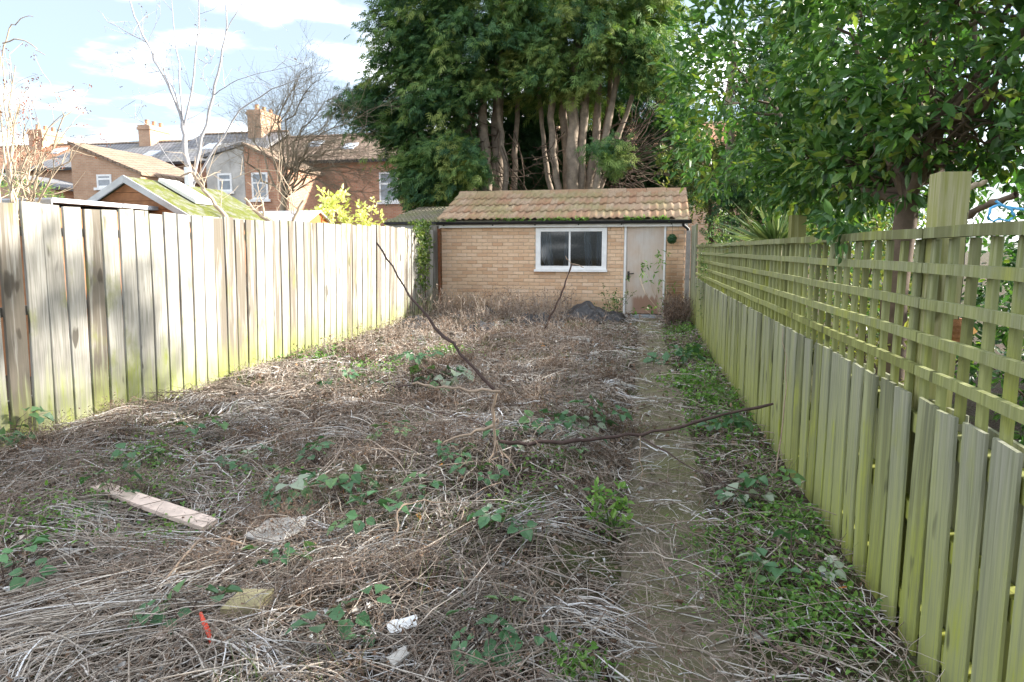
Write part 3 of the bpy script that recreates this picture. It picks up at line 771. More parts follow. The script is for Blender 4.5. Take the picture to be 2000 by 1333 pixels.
n = 13000
pos = sample_xy(n); az = flow(pos[:, 0], pos[:, 1]) + RNG.normal(size=n) * 1.15 + (RNG.uniform(size=n) < .5) * math.pi
keepL = .05 + .3 * RNG.uniform(0, 1, n) ** 1.6
S = Big()
rn = np.clip(RNG.beta(1.6, 2.0, n) * (.62 + .62 * pale(pos[:, 0], pos[:, 1])) + .10 * (pale(pos[:, 0], pos[:, 1]) > .8), 0, 1)
S.add(*stalks(n, pos, az, keepL, (.0012 + .0036 * RNG.uniform(0, 1, n) ** 2) * far(pos[:, 1]), RNG.uniform(.0, .08, n) * RNG.uniform(0, 1, n), RNG.uniform(.0, .07, n), RNG.normal(size=n) * .10, 3, rn))
n = 1700
pos = sample_xy(n, 1.25, 1.5, 12, .2)
S.add(*stalks(n, pos, RNG.uniform(0, 6.28, n), .08 + .4 * RNG.uniform(0, 1, n) ** 1.5, RNG.uniform(.0025, .0052, n) * far(pos[:, 1]) ** .6, RNG.uniform(0, .06, n) * RNG.uniform(0, 1, n), RNG.uniform(.0, .075, n), RNG.normal(size=n) * .06, 3, np.clip(.1 + .8 * RNG.beta(1.6, 1.6, n), 0, 1), .6, 4))
# sheaves of flattened parallel straw
sh = []
ns = 140
cpos = sample_xy(ns, 1.25, 1.6, 11, .02); caz = flow(cpos[:, 0], cpos[:, 1]) + RNG.normal(size=ns) * 1.3
for q in range(ns):
    m = int(RNG.uniform(8, 34)); L = RNG.uniform(.2, .7)
    a = caz[q] + RNG.normal(size=m) * RNG.uniform(.15, .5)
    off = RNG.normal(size=(m, 2)) * np.array([.05, .07]); ca, sa = math.cos(caz[q]), math.sin(caz[q])
    pp = cpos[q] + off @ np.array([[ca, sa], [-sa, ca]])
    ok = (pp[:, 0] > -4.6) & (pp[:, 0] + np.cos(a) * L < path_l(pp[:, 1]) + .12) & (pp[:, 0] + np.cos(a) * L > -4.62); pp, a = pp[ok], a[ok]; m = len(pp)
    if m < 3: continue
    base = RNG.uniform(.12, .78)
    S.add(*stalks(m, pp, a, L * RNG.uniform(.6, 1.1, m), RNG.uniform(.002, .005, m) * far(pp[:, 1]) ** .8, RNG.uniform(.02, .10, m), RNG.uniform(.01, .08, m), RNG.normal() * .2 + RNG.normal(size=m) * .08, 5, np.clip(base + RNG.normal(size=m) * .16, 0, 1)))
# one long sheaf sweeping across the near corner
for (x0, y0, L, a0, cnt) in ((-2.62, 1.72, 1.0, .52, 34), (-2.35, 1.6, 1.1, .66, 40), (-2.1, 1.65, .8, 1.0, 24)):
    a = a0 + RNG.normal(size=cnt) * .13
    pp = np.array([x0, y0]) + RNG.normal(size=(cnt, 2)) * np.array([.2, .12])
    S.add(*stalks(cnt, pp, a, L * RNG.uniform(.7, 1.1, cnt), RNG.uniform(.0018, .0042, cnt), RNG.uniform(.04, .12, cnt), RNG.uniform(.01, .07, cnt), .12 + RNG.normal(size=cnt) * .08, 6, np.clip(.5 + RNG.normal(size=cnt) * .16, 0, 1)))
straw = S.build('dry_straw', M_STRAW, None, True); tag(straw, 'flattened pale dry straw and stalks lying over the garden', 'straw', kind='stuff')

S = Big()
n = 16000
pos = sample_xy(n, 1.1); keep = RNG.uniform(size=n) < (.30 + .7 * (1 - pale(pos[:, 0], pos[:, 1]))); pos = pos[keep]; n = len(pos)
rn = np.clip(RNG.beta(1.8, 1.8, n) + .18 * wob(pos[:, 0], pos[:, 1], 1.1, 3), 0, 1)
S.add(*stalks(n, pos, RNG.uniform(0, 6.28, n), RNG.uniform(.03, .17, n), RNG.uniform(.0008, .0022, n) * far(pos[:, 1]), RNG.uniform(.01, .10, n), RNG.uniform(0, .075, n) * (1 + .6 * wob(pos[:, 0], pos[:, 1], 3.2, 0)), RNG.normal(size=n) * .9, 3, rn, .7))
n = 900
pos = sample_xy(n, 1.2, 1.6, 12)
S.add(*stalks(n, pos, RNG.uniform(0, 6.28, n), RNG.uniform(.25, .8, n), RNG.uniform(.0018, .004, n) * far(pos[:, 1]) ** .5, RNG.uniform(.02, .16, n), RNG.uniform(.02, .07, n), RNG.normal(size=n) * .3, 6, RNG.uniform(.2, 1, n), .4))
tangle = S.build('dead_stem_tangle', M_TANGLE, None, True); tag(tangle, 'tangled brown dead weed stems covering the ground', 'dead weeds', kind='stuff')

# dry curled leaves
n = 19000
pos = sample_xy(n, 1.1, 1.5, 14, .3)
P = np.stack([pos[:, 0], pos[:, 1], ground_z(pos[:, 0], pos[:, 1]) + RNG.uniform(.005, .08, n)], -1)
D = unit(RNG.normal(size=(n, 3)) * np.array([1, 1, .45])); N = unit(RNG.normal(size=(n, 3)) * .6 + np.array([0, 0, 1]))
V, Ft, rr = leaf_quads(P, D, N, (.012 + .045 * RNG.uniform(0, 1, n) ** 2.5) * far(pos[:, 1]) ** .6, (.007 + .022 * RNG.uniform(0, 1, n) ** 2) * far(pos[:, 1]) ** .6, np.clip(RNG.beta(1.2, 1.5, n), 0, 1) * .96 + (RNG.uniform(size=n) < .012) * .5, .5, .4)
b_ = Big(); b_.add(V, Ft, np.clip(rr, 0, 1)); lit = b_.build('leaf_litter', M_DRYLEAF); tag(lit, 'small curled dry leaves scattered through the dead weeds', 'leaf litter', kind='stuff')

# upright dead weeds in front of the shed
S = Big(); LV = Big()
def weed_zone(n, xa, xb, ya, yb, ha, hb):
    x = RNG.uniform(xa, xb, n); y = RNG.uniform(ya, yb, n); return np.stack([x, y], -1), RNG.uniform(ha, hb, n)
for (n, xa, xb, ya, yb, ha, hb, base) in ((330, -4.4, -1.6, 12.2, 14.0, .15, .62, .6), (200, -3.6, -.75, 10.0, 12.6, .10, .34, .55), (220, .22, .66, 12.4, 14.0, .15, .55, .2), (140, -4.5, -3.2, 8, 12, .1, .3, .65), (420, -3.0, -.35, 5.5, 11, .06, .22, .55)):
    pos, h = weed_zone(n, xa, xb, ya, yb, ha, hb)
    if xb > .5: pos = pos[pos[:, 0] < fence_x(pos[:, 1]) - .05]; h = h[:len(pos)]; n = len(pos)
    a = RNG.uniform(0, 6.28, n)
    S.add(*stalks(n, pos, a, h * RNG.uniform(.1, .45, n), RNG.uniform(.003, .006, n), h * .5, np.zeros(n), RNG.normal(size=n) * .3, 4, np.clip(base + RNG.normal(size=n) * .25, 0, 1), 1.0, 3, False))
    for _ in range(3):                               # side twigs
        hh = h * RNG.uniform(.3, .9, n); q = pos + np.stack([np.cos(a), np.sin(a)], -1) * (hh * .2)[:, None]
        S.add(*stalks(n, q, RNG.uniform(0, 6.28, n), RNG.uniform(.05, .16, n), RNG.uniform(.002, .0035, n), RNG.uniform(.02, .07, n), hh, RNG.normal(size=n) * .4, 3, np.clip(base + RNG.normal(size=n) * .25, 0, 1), 1.0, 3, False))
    m = n * 5; idx = RNG.integers(0, n, m); hh = h[idx] * RNG.uniform(.35, 1.08, m)
    q = pos[idx] + RNG.normal(size=(m, 2)) * .045
    P = np.concatenate([q, (ground_z(q[:, 0], q[:, 1]) + hh)[:, None]], -1)
    V, Ft, rr = leaf_quads(P, unit(RNG.normal(size=(m, 3))), unit(RNG.normal(size=(m, 3))), RNG.uniform(.02, .05, m), RNG.uniform(.008, .02, m), np.clip(base * .5 + RNG.normal(size=m) * .15, 0, 1), .5, .4)
    LV.add(V, Ft, rr)
cc = sample_xy(64, 1.15, 1.9, 8.5, .0); cc = cc[cc[:, 0] < -.25]
for c0 in cc:
    n = int(RNG.uniform(30, 75)); pos = c0 + RNG.normal(size=(n, 2)) * RNG.uniform(.06, .16); h = RNG.uniform(.06, .24, n); a = RNG.uniform(0, 6.28, n); tone = RNG.uniform(.15, .6)
    S.add(*stalks(n, pos, a, h * RNG.uniform(.4, 1.1, n), RNG.uniform(.001, .0022, n) * far(pos[:, 1]), h * .5, np.zeros(n), RNG.normal(size=n) * .4, 4, np.clip(tone + RNG.normal(size=n) * .18, 0, 1), .8, 3, False))
    for _ in range(3):
        hh = h * RNG.uniform(.3, .95, n); q = pos + np.stack([np.cos(a), np.sin(a)], -1) * (h * .35)[:, None]
        S.add(*stalks(n, q, RNG.uniform(0, 6.28, n), RNG.uniform(.02, .07, n), RNG.uniform(.0008, .0015, n) * far(pos[:, 1]), RNG.uniform(.0, .04, n), hh * .8, RNG.normal(size=n) * .5, 2, np.clip(tone + RNG.normal(size=n) * .2, 0, 1), .8, 3, False))
    m = n * 4; idx = RNG.integers(0, n, m); q = pos[idx] + RNG.normal(size=(m, 2)) * .03; P = np.concatenate([q, (ground_z(q[:, 0], q[:, 1]) + h[idx] * RNG.uniform(.2, 1.0, m))[:, None]], -1); fs = far(c0[1])
    V, Ft, rr = leaf_quads(P, unit(RNG.normal(size=(m, 3))), unit(RNG.normal(size=(m, 3))), RNG.uniform(.008, .022, m) * fs, RNG.uniform(.004, .01, m) * fs, np.clip(tone * .6 + RNG.normal(size=m) * .14, 0, .9), .5, .4); LV.add(V, Ft, rr)
up = S.build('dead_weed_stems', M_TANGLE, None, True); tag(up, 'upright dead brown weed stems in front of the shed', 'dead weeds', kind='stuff')
lv = LV.build('dead_weed_leaves', M_DRYLEAF); tag(lv, 'withered leaves clinging to the upright dead weeds', 'dead leaves', kind='stuff')

# green weeds and grass
G = Big()
def weeds(cx, cy, rx, ry, n, lo=.014, hi=.042, hmax=.13, base=.62):
    p = RNG.normal(size=(n, 2)) * np.array([rx, ry]) * .55 + np.array([cx, cy])
    p = p[(p[:, 0] < fence_x(p[:, 1]) - .04) & (p[:, 0] > -4.62)]; m = len(p)
    z = ground_z(p[:, 0], p[:, 1]) + RNG.uniform(.01, hmax, m) * (1 - .5 * RNG.uniform(size=m))
    D = unit(RNG.normal(size=(m, 3)) * np.array([1, 1, .5]) + np.array([0, 0, .15])); N = unit(RNG.normal(size=(m, 3)) * .5 + np.array([0, 0, 1]))
    s = far(p[:, 1]) ** .7
    V, Ft, rr = leaf_quads(np.concatenate([p, z[:, None]], -1), D, N, RNG.uniform(lo, hi, m) * s, RNG.uniform(lo * .55, hi * .6, m) * s, np.clip(base + RNG.normal(size=m) * .22, 0, 1))
    G.add(V, Ft, rr)
for y in np.arange(1.7, 13.2, .28):
    fx = float(fence_x(y)); d_ = max(0.05, .42 + 1.1 * float(wob(y, 1, 2.6, 1)))
    weeds(fx - .20, y, .20, .2, int(max(30, 190 * d_ / (1 + y * .05))))
    if random.random() < .5: weeds(fx - .48, y, .15, .2, int(90 * d_))
for (px, py, n, rx) in ((1400, 770, 500, .35), (1560, 1010, 500, .25), (1480, 1160, 500, .25), (1400, 1050, 260, .22), (1600, 1200, 500, .22), (1350, 740, 400, .3), (300, 880, 160, .3), (120, 1000, 420, .4), (60, 1050, 300, .3), (330, 1040, 200, .2), (290, 900, 160, .25), (640, 690, 200, .4), (730, 720, 260, .35), (880, 690, 240, .3), (600, 700, 160, .4), (1060, 940, 130, .25), (330, 960, 240, .25), (490, 950, 200, .3), (1130, 1290, 160, .1), (1000, 1000, 160, .2), (1180, 1010, 60, .12)):
    d = _fw * F + _rt * (px - 1000) + _up * (666.5 - py); q = d * ((0.1 - CAM_Z) / d[2])
    weeds(q[0], q[1], rx, rx * 1.1, int(n * 1.3), .014, .042, .15)
gw = G.build('green_weeds', M_WEED); tag(gw, 'low green weeds along the foot of the trellis fence and in patches', 'weeds', kind='stuff')
S = Big(); n = 5200
pos = sample_xy(n, 1.0, 1.6, 13.5, .15); side = (wob(pos[:, 0], pos[:, 1], 1.9, 2) > .25) | (pos[:, 0] > path_r(pos[:, 1])); pos = pos[side]; n = len(pos)
S.add(*stalks(n, pos, RNG.uniform(0, 6.28, n), RNG.uniform(.03, .12, n), RNG.uniform(.0012, .0022, n) * far(pos[:, 1]), RNG.uniform(.03, .12, n), np.zeros(n), RNG.normal(size=n) * .4, 3, RNG.uniform(0, 1, n), .8))
gr = S.build('grass', M_GRASS, None, True); tag(gr, 'thin green grass blades between the dead stems', 'grass', kind='stuff')
# gutter weeds
G = Big(); 
for (xa, xb, n) in ((-4.35, -4.15, 60), (-3.35, -2.5, 90), (-2.4, -1.7, 130), (-1.62, -1.35, 90), (-.62, -.22, 120), (-.1, .25, 90)):
    m = n; P = np.stack([RNG.uniform(xa, xb, m), RNG.uniform(SY - .2, SY - .09, m), 2.07 + RNG.uniform(0, .065, m)], -1)
    V, Ft, rr = leaf_quads(P, unit(RNG.normal(size=(m, 3)) + np.array([0, -.5, .1])), unit(RNG.normal(size=(m, 3)) * .6 + np.array([0, 0, 1])), RNG.uniform(.03, .07, m), RNG.uniform(.015, .04, m), np.clip(.85 + RNG.normal(size=m) * .15, 0, 1)); G.add(V, Ft, rr)
go = G.build('gutter_weeds', M_WEED); tag(go, 'bright green weeds sprouting along the black shed gutter', 'weeds', kind='stuff')

# ------------------------------------------------------------------ brambles and other small plants
def leaf_mesh(name, leaflets, L, W):
    m = Big()
    P = np.zeros((len(leaflets), 3)); D = np.array([[math.cos(a), math.sin(a), z] for a, z, s in leaflets]); s = np.array([s for _, _, s in leaflets])
    P = P + unit(D) * .35 * L * (np.abs(D[:, 1:2]) < 2)
    V, Ft, rr = leaf_quads(P, unit(D), np.tile([[0, 0, 1.0]], (len(P), 1)), L * s, W * s, np.zeros(len(P)))
    me = mesh_np(name, V, Ft, np.zeros(len(V))); return me
BLV = [leaf_mesh('leaf', [(0, 0, 1.1), (1.25, .05, .95), (-1.25, -.02, .95)], .062, .052),
       leaf_mesh('leaf', [(0, -.1, 1.1), (1.1, .1, .9), (-1.1, -.1, .95), (2.1, .0, .7), (-2.1, .1, .7)], .058, .047),
       leaf_mesh('leaf', [(0, .1, 1.15), (1.4, -.2, .9), (-1.3, .15, 1.0)], .07, .06)]
BLV = [me for me in BLV]
for k_, me in enumerate(list(BLV)):
    for val in (.2, .5, .8, .98):
        c_ = me.copy(); c_.name = 'leaf'
        c_.attributes['rnd'].data.foreach_set('value', np.full(len(c_.vertices), val, dtype=np.float32)); c_.materials.append(M_BRAMBLE); BLV.append(c_)
BLV = BLV[3:]
def gpt(px, py, z):
    d = _fw * F + _rt * (px - 1000) + _up * (666.5 - py); q = np.array([0, 0, CAM_Z]) + d * ((z - CAM_Z) / d[2]); return q
brambles = [(20, 850, 10, 1.25, 'bramble with broad leaves against the near end of the pale fence'),
            (285, 885, 7, .9, 'small bramble growing up the slope above the pale plank'),
            (225, 960, 5, 1.0, 'bramble sprig whose leaves hang over the pale plank'),
            (560, 965, 9, 1.0, 'bramble on the slope between the pale plank and the dirty white board'),
            (665, 955, 10, 1.0, 'leafy bramble in front of the propped branch, near the garden middle'),
            (755, 850, 8, .95, 'bramble halfway between the pale fence and the propped branch'),
            (715, 1015, 6, 1.0, 'dark bramble sprig above the white scrap'),
            (885, 905, 8, .9, 'bramble spreading to the side of the propped branch foot'),
            (945, 930, 6, .9, 'bramble rooted right under the propped branch'),
            (985, 1030, 8, 1.0, 'dark drooping bramble in front of the propped branch foot'),
            (1085, 845, 7, 1.0, 'bramble on the mound just behind the long sideways branch'),
            (1150, 825, 8, 1.1, 'bramble at the mound edge closest to the path'),
            (1120, 885, 5, .9, 'bramble hanging below the long sideways branch'),
            (680, 745, 6, 1.0, 'distant flat bramble patch behind the pale forked twig'),
            (870, 735, 8, 1.1, 'pale bramble clump behind the top of the propped branch'),
            (945, 1240, 6, .95, 'bramble sprig low in front, between white scrap and path'),
            (985, 1215, 4, .9, 'tiny bramble sprig beside the front end of the path'),
            (690, 1205, 5, .9, 'bramble leaves lying just above and beside the white scrap'),
            (10, 1110, 6, 1.2, 'bright leafed plant at the near corner by the straw sheaf'),
            (620, 890, 6, .85, 'bramble with frosted leaves high on the open slope'),
            (1470, 950, 9, 1.1, 'dark broad leaved plant at the foot of the trellis fence'),
            (1320, 690, 8, 1.2, 'dark bramble beside the path near the shed'),
            (400, 840, 6, .9, 'bramble tuft below the dappled shade of the pale fence'),
            (480, 905, 7, .95, 'bramble between the plank and the open slope brambles'),
            (830, 965, 7, .9, 'bramble in the open straw before the arching ochre cane'),
            (1000, 880, 6, .9, 'bramble touching the root of the long sideways branch'),
            (810, 700, 7, 1.1, 'green bramble tuft far back on the sunny side of the plot'),
            (550, 1080, 6, .9, 'bramble just in front of the dirty white board'),
            (350, 1180, 5, .9, 'small bramble near the red plastic strip'),
            (1545, 1090, 8, 1.0, 'weedy bramble beside the white and grey stones'),
            (1420, 820, 8, 1.0, 'bramble under the tip of the long sideways branch')]
for (px, py, nl, sc, lab) in brambles:
    q = gpt(px, py, .16); q[2] = float(ground_z(q[0], q[1]))
    b = thing('bramble_plant', lab, 'bramble', tuple(q), 0, 'brambles among the dead weeds')
    sm = MB()
    for j in range(nl):
        a = j / nl * 6.28 + random.uniform(-.4, .4); rr_ = random.uniform(.03, .17) * sc * min(1.5, max(1, q[1] / 4)); hh = random.uniform(.06, .20) * sc
        tip = np.array([math.cos(a) * rr_, math.sin(a) * rr_, hh])
        sm.tube([(0, 0, -.02), tip * np.array([.45, .45, .8]), tip], [.003, .0024, .0016], 4)
        lo = link('leaf', BLV[random.choices(range(len(BLV)), weights=[4, 5, 3, .7] * 3)[0]], None, b, tuple(tip), (random.uniform(-.45, .45), random.uniform(-.1, .7), a + random.uniform(-.5, .5)))
        s_ = sc * random.uniform(.8, 1.25) * min(1.8, max(1, q[1] / 4.2)); lo.scale = (s_, s_, s_)
    sm.build('stem', M_BRANCH, b)

def leaf_cloud(C, m, spread, L, W, mat_r, up=.4, out=None, flat=1.0):
    """m leaves round each centre"""
    n = len(C) * m; P = np.repeat(C, m, 0)
    d = unit(RNG.normal(size=(n, 3)) * np.array([1, 1, flat]) + np.array([0, 0, up]))
    if out is not None: d = unit(d + np.repeat(out, m, 0) * .9)
    P = P + d * RNG.uniform(0, spread, n)[:, None]
    N = unit(np.array([0, 0, 1.0]) + RNG.normal(size=(n, 3)) * .5)
    return leaf_quads(P, d, N, RNG.uniform(L * .45, L * 1.25, n), RNG.uniform(W * .6, W * 1.25, n), np.clip(np.repeat(mat_r, m) + RNG.normal(size=n) * .2, 0, 1))

# bright green leafy weed at the path edge
q = gpt(1195, 1040, .05); pl = thing('leafy_weed', 'bright green leafy weed drooping over the path edge', 'plant', (q[0], q[1], float(ground_z(q[0], q[1]))))
C = np.array([[RNG.uniform(-.09, .07), RNG.uniform(-.1, .12), RNG.uniform(.05, .30)] for _ in range(16)])
b_ = Big(); b_.add(*leaf_cloud(C, 9, .05, .045, .026, RNG.uniform(.6, 1, 16))); b_.build('foliage', M_WEED, pl)
sm = MB()
for c_ in C[:9]: sm.tube([(0, 0, 0), c_ * np.array([.4, .4, .7]), c_], [.003, .002, .0015], 4)
sm.build('stem', M_GRASS, pl)

# buddleia by the shed door
bd = thing('door_shrub', 'leafy green shrub sprig leaning across the weathered shed door', 'shrub', (.30, 13.75, .1))
sm = MB(); tips = []
for (px, py) in ((1265, 520), (1278, 545), (1245, 530), (1300, 500), (1305, 560), (1290, 600), (1260, 605), (1310, 590), (1285, 510)):
    t_ = at(px, py, 13.85) - np.array([.30, 13.75, .1]); sm.tube([(0, 0, -.05), t_ * np.array([.75, .6, .55]), t_ * np.array([.95, .9, .9]), t_], [.007, .005, .004, .002], 5); tips.append(t_)
sm.build('stem', M_BARK_TAN, bd)
tips = np.array(tips); C = np.concatenate([tips + RNG.normal(size=tips.shape) * np.array([.09, .04, .06]) for _ in range(3)])
b_ = Big(); b_.add(*leaf_cloud(C, 5, .05, .11, .035, RNG.uniform(.3, .9, len(C)), -.3)); b_.build('foliage', M_WEED, bd)
# low green bush before the shed, left of the door
bu = thing('low_bush', 'low straggly green bush on the black sheeting before the shed', 'bush', (-.82, 13.55, .1))
C = RNG.normal(size=(46, 3)) * np.array([.20, .14, .17]) + np.array([0, 0, .26])
C[:, 2] = np.abs(C[:, 2]); b_ = Big(); b_.add(*leaf_cloud(C, 8, .07, .055, .024, RNG.uniform(.1, .7, len(C)))); b_.build('foliage', M_IVY, bu)
sm = MB()
for c_ in C[:14]: sm.tube([(0, 0, 0), c_ * .6, c_], [.005, .004, .002], 4)
sm.build('stem', M_BARK_DARK, bu)

# ivy on the fence end
iv = thing('ivy', 'ivy hanging over the far end of the pale fence', 'ivy', (LFX + .05, 12.9, 0))
C = np.stack([RNG.uniform(.0, .14, 330), RNG.normal(size=330) * .38 + .25, 2.02 - RNG.beta(1.1, 2.0, 330) * 1.7], -1)
C = C[(C[:, 1] < 1.05) & (np.abs(C[:, 1] - .25) < .15 + .35 * (C[:, 2] / 2))]
b_ = Big(); b_.add(*leaf_cloud(C, 7, .06, .06, .04, RNG.uniform(.3, 1, len(C)))); b_.build('foliage', M_IVY, iv)
sm = MB()
for k_ in range(9):
    y0 = random.uniform(-.5, .8); sm.tube([(.01, y0, 0), (.02, y0 + random.uniform(-.2, .2), .7), (.02, y0 + random.uniform(-.2, .2), 1.3), (.01, y0 + random.uniform(-.2, .2), 1.88)], [.008, .006, .005, .003], 5)
sm.build('stem', M_BARK_DARK, iv)

# ------------------------------------------------------------------ propped bare branch and other sticks
def pts(Y, *pp): return [at(a, b, Y if not isinstance(Y, tuple) else Y[0] + (Y[1] - Y[0]) * i / (len(pp) - 1)) for i, (a, b) in enumerate(pp)]
def wig(P, amp, sub=3):
    P = np.array(P); out = []
    for i in range(len(P) - 1):
        for s in range(sub): out.append(P[i] + (P[i + 1] - P[i]) * s / sub + (RNG.normal(size=3) * amp if (i or s) else 0))
    out.append(P[-1]); return np.array(out)
def cane(parent, name, P, r0, r1, mat, amp=.006, sub=3, n=6):
    P = wig(P, amp, sub); rad = np.linspace(r0, r1, len(P)) * (1 + .12 * RNG.normal(size=len(P)))
    V, Fq = tube_np(P, rad, n); o = link(name, mesh_np(name, V, Fq, smooth=True), mat, parent); return o
br = thing('propped_branch', 'bare many armed dead branch standing up in the middle of the weeds', 'branch', (0, 0, 0))
cane(br, 'stem', [*pts(4.20, (968, 900), (966, 850), (962, 800), (970, 765))], .0105, .009, M_BRANCH_PALE, .003)
cane(br, 'arm', pts((4.20, 4.35), (966, 762), (900, 690), (850, 640), (800, 580), (765, 520), (735, 474)), .011, .0055, M_BRANCH)
cane(br, 'arm', pts(4.15, (976, 765), (930, 764), (880, 757), (840, 752), (805, 750)), .010, .007, M_BRANCH_PALE)
cane(br, 'arm', pts(4.15, (805, 752), (780, 755), (755, 752), (740, 768)), .005, .003, M_BRANCH)
cane(br, 'twig', pts(4.15, (805, 750), (807, 738), (804, 727)), .005, .003, M_BRANCH)
cane(br, 'arm', pts((4.05, 4.55), (975, 862), (1030, 868), (1100, 862), (1180, 855), (1250, 850), (1330, 832), (1420, 808), (1510, 789)), .014, .009, M_BRANCH)
cane(br, 'arm', pts((4.10, 3.95), (962, 832), (930, 843), (890, 855), (860, 870)), .011, .005, M_BRANCH_PALE)
cane(br, 'twig', pts((4.10, 3.65), (975, 870), (1000, 905), (1030, 960), (1060, 1010), (1095, 1080)), .007, .004, M_BRANCH_PALE)
cane(br, 'twig', pts((4.10, 3.85), (968, 860), (958, 900), (956, 960)), .006, .004, M_BRANCH_PALE)
cane(br, 'twig', pts((4.10, 3.85), (970, 860), (985, 910), (1000, 945)), .005, .003, M_BRANCH_PALE)
cane(br, 'twig', pts((4.25, 4.15), (1250, 852), (1253, 920), (1256, 970), (1250, 1015)), .005, .0025, M_BRANCH_PALE)
cane(br, 'twig', pts((4.25, 3.55), (1255, 856), (1330, 900), (1420, 950), (1520, 985), (1600, 997)), .005, .0025, M_BRANCH)
cane(br, 'twig', pts((4.20, 4.45), (955, 835), (890, 812), (830, 800), (775, 775)), .004, .0025, M_BRANCH)
cane(br, 'twig', pts((4.27, 4.28), (800, 580), (806, 605), (790, 612)), .0035, .002, M_BRANCH_PALE, .002)
sp = thing('bare_sapling', 'thin dark bare sapling standing before the shed window', 'sapling', (0, 0, 0))
cane(sp, 'stem', pts((11.2, 11.0), (1058, 655), (1075, 618), (1095, 580), (1105, 550), (1117, 516)), .02, .012, M_BRANCH)
cane(sp, 'twig', pts(11.0, (1117, 516), (1128, 517), (1140, 523)), .007, .005, M_BRANCH_PALE)
cane(sp, 'twig', pts(11.0, (1115, 515), (1108, 507), (1104, 500)), .005, .003, M_BRANCH_PALE)
cane(sp, 'twig', pts(11.1, (1097, 590), (1108, 582), (1114, 580)), .006, .003, M_BRANCH)
st = thing('fallen_cane', 'long thin brown cane lying along the foot of the trellis fence', 'cane', (0, 0, 0))
cane(st, 'stem', [(.25, 2.9, .05), (.45, 2.4, .1), (.62, 2.1, .12), (.8, 1.7, .08)], .005, .003, M_BRANCH)
st = thing('fence_twig', 'pale thin twig leaning upright against the trellis fence boards', 'twig', (0, 0, 0))
cane(st, 'stem', [(.80, 4.5, .02), (.85, 4.6, .4), (.86, 4.7, .7), (.84, 4.75, .98)], .005, .002, M_BRANCH_PALE)
st = thing('arching_cane', 'ochre cane arching over the weeds in front of the propped branch', 'cane', (0, 0, 0))
cane(st, 'stem', pts((2.9, 3.2), (775, 1040), (775, 1000), (790, 985), (830, 978), (880, 985)), .005, .003, M_BRANCH_PALE, .003)
st = thing('bent_stalk', 'thick bent straw stalk arched beside the dirty white board', 'stalk', (0, 0, 0))
cane(st, 'stem', [gpt(220, 1290, .08), gpt(300, 1160, .12), gpt(390, 1055, .17), gpt(440, 1050, .18), gpt(530, 1085, .06)], .006, .004, M_BRANCH_PALE, .004)

# ------------------------------------------------------------------ small things on the ground
def slab(name, label, cat, P, th_, mat, jag=.006):
    """P: outline world points in order (top), thickness down"""
    P = [np.array(p) for p in P]; m = MB(); dense = []
    for i in range(len(P)):
        a, b = P[i], P[(i + 1) % len(P)]
        for s in range(4): dense.append(a + (b - a) * s / 4 + (RNG.normal(size=3) * jag * np.array([1, 1, .3]) if s else 0))
    m.prism(dense[::-1], (0, 0, -th_)); o = m.build(name, mat); tag(o, label, cat); return o
slab('plank', 'pale weathered plank lying on the slope by the pale fence', 'plank', [gpt(176, 951, .15), gpt(212, 942, .155), gpt(425, 1013, .14), gpt(396, 1030, .13)], .022, M_PLANK, .003)
slab('white_board', 'dirty white broken board half buried in straw', 'board', [gpt(476, 1046, .12), gpt(528, 1012, .15), gpt(603, 1009, .155), gpt(592, 1030, .14), gpt(540, 1062, .12)], .010, M_SHEETW, .004)
slab('white_scrap', 'small bright white scrap lying on the weeds in front', 'scrap', [gpt(754, 1216, 0.135), gpt(812, 1200, 0.165), gpt(816, 1222, 0.135), gpt(765, 1238, 0.115)], .004, M_PAPER, .003)
slab('paving_slab', 'yellowish paving slab corner showing through the straw', 'slab', [gpt(430, 1190, 0.150), gpt(470, 1150, 0.150), gpt(535, 1150, 0.150), gpt(505, 1185, 0.150)], .04, M_SLAB, .003)
slab('grey_scrap', 'pale grey frosted leaf like scrap at the near edge of the weeds', 'scrap', [gpt(755, 1285, 0.125), gpt(790, 1262, 0.145), gpt(800, 1275, 0.135), gpt(770, 1300, 0.115)], .008, M_SHEETW, .004)
rs = MB(); rs.tube([gpt(392, 1198, .18), gpt(398, 1215, .19), gpt(407, 1235, .185), gpt(413, 1258, .15)], [.006, .009, .009, .006], 6)
tag(rs.build('plastic_strip', M_RED, smooth=True), 'curved red plastic strip lying in the straw', 'strip')
def pebble(name, label, px, py, r_, mat, sq=(1, .8, .6)):
    q = gpt(px, py, .06); bm = bmesh.new(); bmesh.ops.create_icosphere(bm, subdivisions=3, radius=r_)
    k1, k2 = random.uniform(0, 6), random.uniform(0, 6)
    for v in bm.verts:
        n_ = v.co.normalized(); v.co *= 1 + .08 * math.sin(n_.x * 3 + k1) + .06 * math.sin(n_.y * 4 + k2); v.co = Vector((v.co.x * sq[0], v.co.y * sq[1], v.co.z * sq[2]))
    me = bpy.data.meshes.new(name); bm.to_mesh(me); bm.free(); me.polygons.foreach_set('use_smooth', [True] * len(me.polygons))
    tag(link(name, me, mat, None, (q[0], q[1], float(ground_z(q[0], q[1])) + r_ * .7)), label, 'stone')
pebble('pebble', 'smooth white egg shaped stone at the foot of the trellis fence', 1625, 1095, .036, M_STONE)
pebble('pebble', 'dark grey round stone beside the white stone', 1618, 1124, .03, M_STONE2)
pebble('stone_chip', 'rough pale stone chip on the ground between path and fence', 1490, 1228, .035, M_SHEETW, (1.1, .8, .6))
